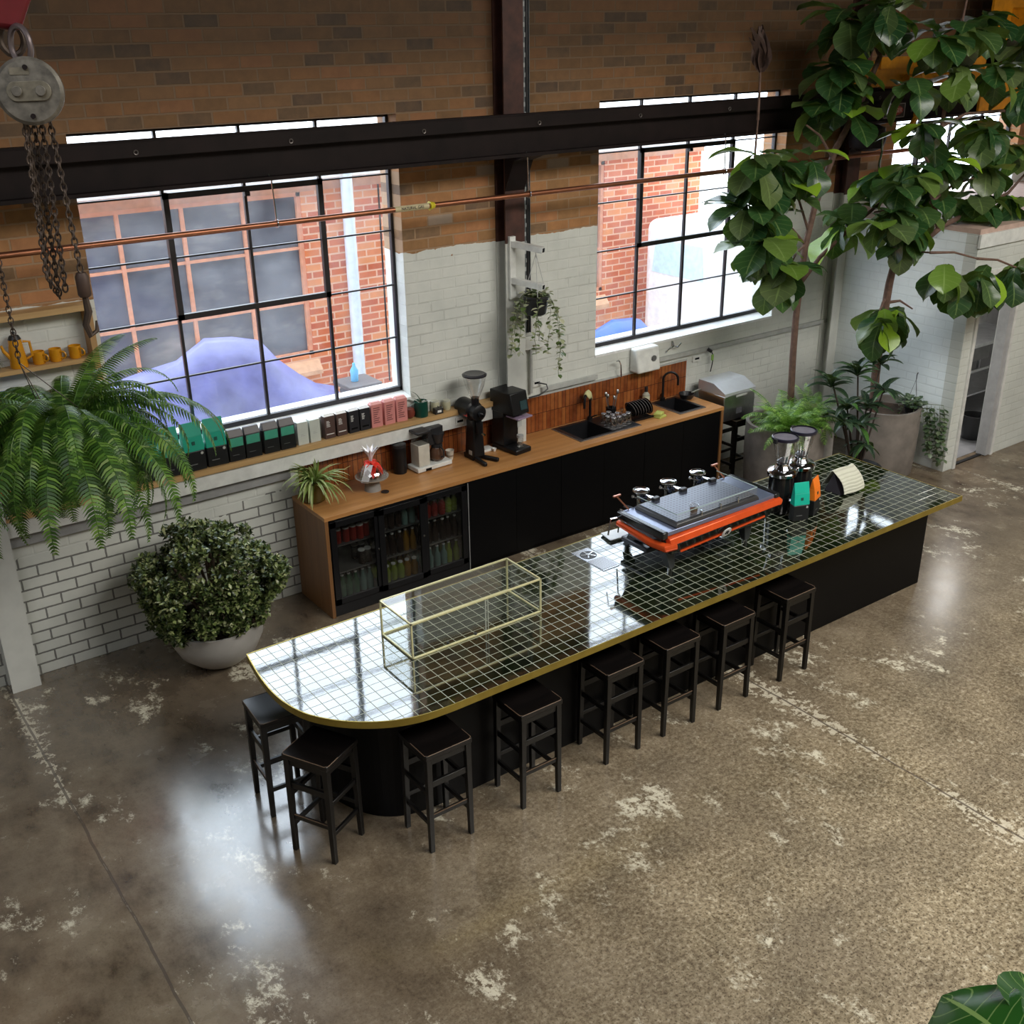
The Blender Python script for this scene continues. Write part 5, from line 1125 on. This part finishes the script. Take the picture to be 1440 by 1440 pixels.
# fiddle leaf figs
FIG=mat_leaf('fiddle leaf',[(0,(.012,.045,.014)),(.35,(.022,.075,.022)),(.6,(.05,.10,.03)),(.78,(.10,.13,.055)),(.92,(.13,.24,.03)),(1,(.30,.50,.03))],.3,True,.22,.6)  # lime stops paint the few leaves that catch the light
def whorl(m,c,n,L,rr,dr=1.1,el=(-.9,.5),W=.66,bias=None):
    c=V(c);a0=rr.uniform(0,6.28)
    for k in range(n):
        a=a0+k*2.4;e=rr.uniform(*el);d=V((math.cos(a)*math.cos(e),math.sin(a)*math.cos(e),math.sin(e)))
        if bias:d=(d+V(bias)).normalized()
        l=L*rr.uniform(.75,1.15);m.leaf(c+V((rr.uniform(-.03,.03),rr.uniform(-.03,.03),rr.uniform(-.05,.05))),d,l,l*W*rr.uniform(.85,1.1),rr.uniform(.5,1)*dr,LP_FIDDLE,9,.22,.025)
t=thing('fiddle_fig','tall fiddle leaf fig in the left concrete planter, forked above head height','tree',(6.70,-.98,0))
P1=(6.70,-.98)
def pot(t,R,h,soil=True):
    obj('planter',MB().lathe([(R*.93,0),(R*.95,.01),(R,h*.6),(R,h),(R-.035,h),(R-.04,h-.10)],(0,0,0),48),CONC,t);obj('soil',MB().cyl((0,0,h-.10),R-.036,.02,40),SOIL,t)
pot(t,.395,.76)
rel=lambda P,px:(px[0]-P[0],px[1]-P[1],px[2])
m=MB();A=[(6.83,-.92,.66),(6.81,-.9,1.4),(6.80,-.9,1.75),(6.81,-.9,2.1),(6.84,-.9,2.47),(6.92,-.9,2.82),(7.14,-.9,3.32),(7.45,-.9,3.74),(7.64,-.9,4.1),(7.70,-.9,4.6),(7.7,-.9,4.9)]
m.tube([rel(P1,p) for p in A],[.036,.034,.033,.032,.03,.03,.03,.028,.025,.02,.01],9)
m.tube([rel(P1,p) for p in [(6.81,-.9,2.1),(7.04,-.92,2.33),(7.42,-.95,2.57),(7.80,-1.0,2.79),(7.88,-1.0,3.05)]],[.022,.02,.018,.015,.01],8)
for p,q in (((6.84,-.9,2.47),(6.45,-.85,2.72)),((6.86,-.9,2.6),(6.4,-1.0,3.1)),((6.45,-.85,2.72),(6.15,-.8,3.05)),((6.84,-.9,2.47),(6.5,-1.0,2.3)),((7.1,-.9,3.25),(6.75,-.85,3.55)),((7.3,-.9,3.55),(7.05,-1.0,3.85)),((7.64,-.9,4.1),(7.2,-.9,4.45)),((6.15,-.8,3.05),(6.18,-.78,3.62)),((6.18,-.78,3.62),(6.14,-.8,4.08))):
    p=V(rel(P1,p));q=V(rel(P1,q));m.tube([p,(p+q)/2+V((0,0,.05)),q],[.014,.011,.008],6)
obj('trunk',m,BARK,t)
m=MB();rr=random.Random(41)
C1=[(6.05,3.32,7),(6.25,3.12,8),(6.50,3.20,8),(6.08,2.85,8),(6.36,2.78,9),(6.56,2.98,7),(6.08,2.62,5),(6.27,2.50,6),(6.44,2.34,7),(6.52,2.22,5),(6.93,4.05,8),(7.09,3.88,8),(7.0,3.72,6),(7.2,3.66,5),(7.09,4.46,7),(7.25,4.25,6),(7.6,4.5,8),(7.8,4.75,7),(6.72,3.28,3),(7.85,3.05,6),(7.6,2.75,5),(7.35,2.62,4)]
for x,z,n in C1:whorl(m,rel(P1,(x,-.9+rr.uniform(-.15,.15),z)),n+3,.40,rr,W=.72)
obj('foliage',m,FIG,t)
m=MB();c=V(rel(P1,(6.14,-.80,4.06)))
for k in range(7):m.leaf(c+V((rr.uniform(-.02,.02),0,rr.uniform(-.06,.0))),(-.25+rr.uniform(-.2,.25),rr.uniform(-.25,.1),1.0),rr.uniform(.24,.36),.13,rr.uniform(-.7,.9),[.3,.8,1,.9,.7,.4,.1],6,.75,.05)
obj('withered_leaves',m,pm('dry curled brown leaf',(.055,.03,.022),.7,0,.4,20),t)
t=thing('fiddle_fig','big fiddle leaf fig in the right concrete planter beside the kitchen block','tree',(8.00,-1.21,0))
P2=(8.00,-1.21);pot(t,.36,.72)
m=MB();A=[(7.78,-1.22,.62),(7.74,-1.22,1.1),(7.70,-1.25,1.59),(7.66,-1.3,2.05),(7.66,-1.32,2.21),(7.93,-1.36,2.38),(8.26,-1.4,2.56),(8.78,-1.4,2.66),(9.3,-1.42,2.78),(9.6,-1.4,2.95)]
m.tube([rel(P2,p) for p in A],[.045,.043,.04,.038,.036,.032,.028,.022,.016,.01],9)
m.tube([rel(P2,p) for p in [(7.66,-1.32,2.21),(7.56,-1.35,2.45),(7.5,-1.4,2.7),(7.45,-1.4,3.0)]],[.026,.022,.016,.01],8)
m.tube([rel(P2,p) for p in [(8.2,-1.4,2.54),(8.0,-1.4,2.9),(8.0,-1.4,3.36),(8.05,-1.4,3.98),(8.13,-1.4,4.6)]],[.026,.024,.02,.016,.01],8)
for p,q in (((7.72,-1.25,1.9),(7.4,-1.4,1.78)),((7.72,-1.25,1.85),(7.95,-1.4,1.78)),((8.0,-1.4,3.1),(7.6,-1.4,3.3)),((8.02,-1.4,3.5),(8.6,-1.5,3.6)),((8.6,-1.5,3.6),(9.1,-1.5,3.5)),((8.07,-1.4,4.0),(7.5,-1.4,4.2)),((8.1,-1.4,4.1),(8.8,-1.4,4.2)),((8.0,-1.4,2.8),(8.5,-1.5,3.0)),((7.5,-1.4,2.7),(7.15,-1.4,2.8))):
    p=V(rel(P2,p));q=V(rel(P2,q));m.tube([p,(p+q)/2+V((0,0,.05)),q],[.018,.013,.008],6)
for p,q in (((7.8,-1.33,2.3),(7.35,-1.9,2.48)),((7.35,-1.9,2.48),(7.8,-2.1,2.40)),((7.8,-2.1,2.40),(8.4,-2.15,2.25))):
    p=V(rel(P2,p));q=V(rel(P2,q));m.tube([p,(p+q)/2+V((0,0,.03)),q],[.014,.011,.009],6)
obj('trunk',m,BARK,t)
m=MB();rr=random.Random(43)
C2=[(7.05,4.5,7,.32),(7.3,3.9,6,.3),(9.3,4.3,7,.33),(7.46,4.28,9,.3),(7.9,4.35,9,.33),(8.4,4.42,9,.33),(7.97,3.98,9,.33),(8.55,4.0,8,.33),(8.95,4.16,8,.33),(8.9,3.5,9,.33),(9.35,3.22,9,.33),(8.57,3.42,8,.3),(7.64,3.5,9,.3),(8.05,3.2,9,.3),(7.61,3.16,9,.3),(7.25,3.06,8,.28),(7.18,2.85,6,.28),(7.45,2.72,8,.3),(6.98,2.74,5,.3),(7.87,2.78,9,.3),(8.25,2.86,9,.3),(8.75,2.78,9,.33),(9.25,2.72,8,.33),(8.3,3.1,8,.3),(8.85,3.06,9,.33),(9.06,3.78,8,.33),(7.48,1.80,8,.32),(7.28,1.78,6,.32),(7.86,1.75,7,.32),(7.5,2.5,5,.26)]
for x,z,n,l in ((7.15,2.42,6,.34),(7.42,2.28,8,.36),(7.75,2.25,8,.36),(8.05,2.25,8,.36),(8.4,2.22,8,.36),(8.65,2.3,6,.36)):whorl(m,rel(P2,(x,-2.1+rr.uniform(-.12,.08),z)),n,l,rr,1.3,(-1.25,-.2),.74)
for x,z,n,l in C2:whorl(m,rel(P2,(x,-1.4+rr.uniform(-.2,.15),z)),n+3,l*1.22,rr,1.2 if z>2.3 else 1.5,(-1.0,.5) if z>2.3 else (-1.1,.0))
obj('foliage',m,FIG,t)
# small plants in / around the planters
t=thing('planter_fern','bright green fern filling the top of the left concrete planter','plant',(6.60,-1.08,.68))
obj('pot',MB().cyl((0,0,0),.12,.10),BLKP,t)
m=MB();rr=random.Random(51)
for cx,cy in ((-.12,-.12),(.12,-.14),(.0,.1),(.28,-.05)):
    for k in range(30):
        a=k*2.4;e=rr.uniform(.2,1.35);m.frond((cx,cy,.06),(math.cos(a)*math.cos(e),math.sin(a)*math.cos(e),math.sin(e)),rr.uniform(.28,.5),rr.uniform(.15,.22),rr.uniform(.9,1.9),30,.22,[.6,1,.95,.85,.7,.5,.2])
obj('fronds',m,mat_leaf('bright fern leaves',[(0,(.04,.12,.02)),(.4,(.12,.28,.04)),(.75,(.25,.46,.06)),(1,(.5,.68,.2))],.45,False,.3),t)
t=thing('nursery_pot','small pale pot sunk in the right side of the left planter','pot',(6.93,-1.20,.68))
obj('pot',MB().lathe([(.055,0),(.075,.17),(.07,.17),(.05,.02)],(0,0,0),20),pm('pale stone pot',(.36,.34,.31),.7),t)
m=MB();rr=random.Random(52)
for k in range(16):m.leaf((0,0,.15),(math.cos(k*2.4),math.sin(k*2.4),rr.uniform(.2,1)),rr.uniform(.10,.2),.07,.8,n=4,m=1)
obj('leaves',m,mat_leaf('mid green small leaves',[(0,(.06,.12,.02)),(1,(.28,.34,.12))],.4,False,.2),t)
DRC=mat_leaf('dracaena leaves',[(0,(.006,.022,.012)),(.55,(.016,.04,.024)),(.8,(.05,.08,.06)),(1,(.07,.2,.03))],.3,True,.12,.6)
t=thing('dracaena','dark leaved dracaena in a black tub between the two concrete planters','plant',(7.24,-1.50,0))
obj('tub',MB().lathe([(.19,0),(.20,.01),(.235,.30),(.225,.30),(.19,.25)],(0,0,0),36),BLKP,t);obj('soil',MB().cyl((0,0,.25),.2,.01),SOIL,t)
m=MB();f_=MB();rr=random.Random(61)
for (x,y,z,n,l,up) in ((-.50,.05,1.28,16,.26,.9),(-.12,.05,1.32,16,.26,1.0),(-.30,.0,1.02,14,.26,.5),(-.05,-.05,.98,14,.26,.5),(-.2,-.1,.82,12,.24,.3),(-.38,-.05,.90,12,.24,.3),(.12,-.1,1.12,12,.24,.4),(-.12,-.12,.62,10,.20,-.5),(.16,.0,1.36,10,.22,.8)):
    m.tube([(x*.1,y*.1,.24),(x*.5,y*.4,z*.55),(x,y,z)],[.014,.011,.008],6)
    for k in range(n):
        a=k*2.4;e=rr.uniform(-.3,.6)+up*.5;f_.leaf((x,y,z-.01*k*.5),(math.cos(a)*math.cos(e),math.sin(a)*math.cos(e),math.sin(e)),l*rr.uniform(.8,1.15),.075,rr.uniform(.6,1.3),[.3,.7,.95,1,.9,.7,.45,.05],6,.35)
obj('stems',m,pm('grey brown stems',(.05,.035,.028),.7),t);obj('foliage',f_,DRC,t)
setp(obj('tall_planter',MB().lathe([(.075,0),(.065,.5),(.055,.70),(.05,.70),(.06,.4)],(7.46,-.92,0),20),pm('bleached timber grey',(.5,.47,.43),.7)),'slim pale upright tapered planter behind the dracaena','planter')
t=thing('trailing_plant','leafy trailing plant with wire hanger on the rim of the right concrete planter','plant',(8.16,-1.42,.735))
obj('pot',MB().lathe([(.06,-.10),(.09,-.01),(.085,-.01)],(0,0,0),20),BLKP,t)
m=MB();s=MB();vines(m,s,(0,0,.0),7,.25,.09,.045,71,.6);rr=random.Random(72)
for k in range(110):
    a=rr.uniform(0,6.28);q=rr.uniform(0,.14);m.leaf((q*math.cos(a)-.03,q*math.sin(a),rr.uniform(0,.06)),(math.cos(a),math.sin(a),rr.uniform(-.2,.9)),.065,.05,.6,n=3,m=1)
for k in range(5):
    p=V((.10+.02*k,-.10-.035*k,.02));pts=[V((0,0,.03)),p.copy()]
    for i in range(rr.randint(10,15)):
        p=p+V((rr.uniform(-.006,.012),rr.uniform(-.012,.003),-.045));pts.append(p.copy())
        for _ in range(3):m.leaf(p,(rr.uniform(-1,1),rr.uniform(-1,1),-.3),.06,.05,.5,n=3,m=1)
    s.tube(pts,.003,4,False)
obj('foliage',m,mat_leaf('grey green trailing leaves',[(0,(.03,.06,.03)),(.6,(.09,.14,.07)),(1,(.18,.23,.13))],.4,False,.15),t);obj('vines',s,MC['green vine stem'],t)
m=MB();
for k in range(3):m.tube([(.07*math.cos(k*2.1),.07*math.sin(k*2.1),0),(0,0,.28)],.002,5)
m.tube([(0,0,.28),(0,0,.33),(.015,0,.35)],.005,5);obj('wire_hanger',m,BLKP,t)

# ------------------------------------------------------------------ kitchen seen through the doorway
t=thing('kitchen_bench','stainless sink bench with open lower shelf inside the kitchen doorway','bench',(10.2,-.62,0))
obj('bench_top',MB().box(-.9,.9,-.28,.28,.90,.94),STEEL,t);obj('splash_lip',MB().box(-.9,.9,.26,.28,.94,1.1),STEEL,t)
for x in (-.88,.85):
    for y in (-.26,.23):obj('leg',MB().box(x,x+.03,y,y+.03,0,.9),STEEL,t)
obj('front_rail',MB().box(-.9,.9,-.28,-.26,.60,.63),STEEL,t);obj('lower_shelf',MB().box(-.9,.9,-.26,.26,.30,.32),STEEL,t)
obj('gooseneck',MB().tube([(-.1,.15,.94),(-.1,.15,1.2),(-.1,.05,1.28),(-.1,-.05,1.2)],.012,8),CHROME,t)
obj('spray_hose',MB().tube([(.15,.15,.94),(.15,.15,1.3),(.12,.0,1.25),(.12,-.05,1.05)],.014,8),CHROME,t)
obj('basin',MB().box(-.35,.30,-.2,.2,.70,.90),pm('dark basin steel',(.2,.2,.2),.3,.8),t)
setp(obj('chopping_boards',MB().box(9.55,9.85,-.85,-.55,.942,1.06),WHITE,bev=.01),'stack of white trays on the kitchen bench by the doorway','trays')
t=thing('kitchen_bin','black tub on the floor just inside the kitchen doorway','bin',(9.62,-1.28,.007));obj('tub',MB().lathe([(.11,0),(.14,.28),(.13,.28),(.10,.02)],(0,0,0),24),BLKP,t)

# ------------------------------------------------------------------ chain hoist close to the camera
t=thing('chain_hoist','old round chain hoist body hanging with rusty chains in the upper left','hoist',(-.49,-3.27,4.21))
h=obj('hoist_body',MB().lathe([(.045,-.10),(.09,-.095),(.105,-.05),(.105,.03),(.117,.035),(.117,.06),(.105,.072),(.02,.075)],(0,0,0),40),OLDM,t)
h.rotation_euler=V((-.35,-.93,.06)).to_track_quat('Z','Y').to_euler()
m=MB();n=20
pl=[(.075*math.copysign(1,math.cos(2*PI*k/n))*.55+.035*math.cos(2*PI*k/n),.035*math.sin(2*PI*k/n)) for k in range(n)];m.prism(pl,.0735,.082);obj('cover_plate',m,pm('worn pale casting',(.17,.15,.11),.5,.3,.3,30),h,bev=.002)
for x in (-.04,.04):obj('bolt_head',MB().cyl((x,0,.082),.018,.012,20),OLDM,h,bev=.002)
for x,y in ((0,.08),(0,-.085)):obj('small_bolt',MB().cyl((x,y,.072),.009,.012,12),BEAMM,h)
obj('name_plate',MB().box(-.055,.01,.055,.08,.072,.076),pm('worn pale casting',(.17,.15,.11),.5),h)
obj('top_hook',MB().torus((-.01,.0,.155),.05,.011,(1,.5,0),20,8,1.3),pm('worn hook steel',(.22,.18,.18),.35,.8),t)
m=MB()
for x0,y0,l in ((-.03,.03,.62),(.0,.05,.66),(-.045,.0,.58),(.02,.02,.64)):m.chain((x0,y0,-.10),(x0-.02,y0+.01,-.10-l),.034,.0042)
m.chain((-.02,.06,-.77),(-.045,.02,-.70),.034,.0042);obj('load_chain',m,CHN,t)
m=MB().chain((.04,-.02,-.10),(.055,-.03,-.66),.034,.0042);obj('hook_chain',m,CHN,t)
b=obj('bottom_block',MB().lathe([(.02,-.76),(.026,-.75),(.026,-.68),(.018,-.665)],(.055,-.03,0),16),pm('brown hook block',(.06,.035,.025),.6,.2),t)
obj('bottom_hook',MB().tube([(.055,-.03,-.76),(.058,-.03,-.82),(.04,-.03,-.87),(.052,-.03,-.915),(.08,-.03,-.90),(.082,-.03,-.86)],[.012,.016,.014,.014,.010,.004],8),CHN,b)
t=thing('hoist_trolley','dark red cast trolley with white markings carrying the chain hoist','trolley',(-.50,-3.16,4.53))
obj('casting',MB().hexa([(-.10,-.08,-.10),(.02,-.08,-.12),(.02,.08,-.12),(-.10,.08,-.10)],[(-.25,-.10,.05),(.09,-.10,.02),(.09,.10,.02),(-.25,.10,.05)]).box(-.25,.09,-.1,.1,.02,.25),pm('dark red enamel',(.13,.01,.015),.3),t,bev=.02)
obj('marking',MB().box(-.16,.04,-.1035,-.10,.07,.09),INKW,t)
obj('shackle',MB().torus((-.0,0,-.145),.04,.012,(.3,1,0),18,8,1.3),CHN,t)
# foreground fig leaves at the bottom right
t=thing('foreground_fig','glossy fiddle leaf poking into the bottom right corner close to the camera','plant',(-.05,-7.16,2.60))
m=MB()
m.leaf((-.012,-.03,.135),(.06,.22,-.03),.245,.21,.55,LP_FIDDLE,14,-.10,.018,(-.35,-.45,.8),5)
m.leaf((.03,-.03,.10),(.30,.22,.03),.22,.13,.3,LP_FIDDLE,12,.12,.015,(-.3,-.5,.8),4)
m.leaf((.01,-.05,.08),(.3,-.1,.15),.2,.12,.6,LP_FIDDLE,12,.12,.015,(-.3,-.5,.8),4)
obj('leaves',m,mat_leaf('glossy near fig leaf',[(0,(.008,.045,.006)),(1,(.014,.06,.010))],.24,True,.06,.35),t)
obj('stem',MB().tube([(-.012,-.03,.135),(.02,-.05,.03),(.05,-.06,-.6),(.06,-.06,-2.6)],[.006,.011,.014,.02],8),BARK,t)
# ------------------------------------------------------------------ light
w=bpy.data.worlds.new('sky');bpy.context.scene.world=w;w.use_nodes=True;bg=w.node_tree.nodes['Background']
bg.inputs[0].default_value=(.80,.90,1.0,1);bg.inputs[1].default_value=6.5
def light(name,ty,loc,rot,e,col=(1,1,1),**k):
    l=bpy.data.lights.new(name,ty);l.energy=e;l.color=col
    for a,b in k.items():setattr(l,a,b)
    o=bpy.data.objects.new(name,l);COL.objects.link(o);o.location=loc;o.rotation_euler=rot;return o
light('sun','SUN',(0,-5,20),(math.radians(38),math.radians(12),0),6.0,(1,.95,.88),angle=.02)
for i,(x0,x1) in enumerate((W1,W2,W3)):
    o=light('window_portal','AREA',((x0+x1)/2,.27,2.66),(PI/2,0,0),1,shape='RECTANGLE',size=2.48,size_y=2.25)
    o.rotation_euler=(-PI/2,0,0);o.data.cycles.is_portal=True
light('skylight_lamp','AREA',(5.5,-8.0,7.0),(0,0,0),980,(1,.97,.9),shape='RECTANGLE',size=7,size_y=3.5)
light('skylight_lamp_left','AREA',(-3.0,-6.0,7.0),(0,0,0),170,(.93,.96,1),shape='RECTANGLE',size=3.5,size_y=3.5)
light('kitchen_lamp','AREA',(10.2,-.9,2.44),(0,0,0),60,(1,.97,.93),shape='RECTANGLE',size=1.2,size_y=.3)
sc=bpy.context.scene
sc.view_settings.view_transform='Standard';sc.view_settings.look='None';sc.view_settings.exposure=0.0
sc.cycles.use_denoising=True;sc.cycles.max_bounces=8;sc.cycles.transparent_max_bounces=24;sc.cycles.sample_clamp_indirect=6
sc.cycles.caustics_reflective=False;sc.cycles.caustics_refractive=False
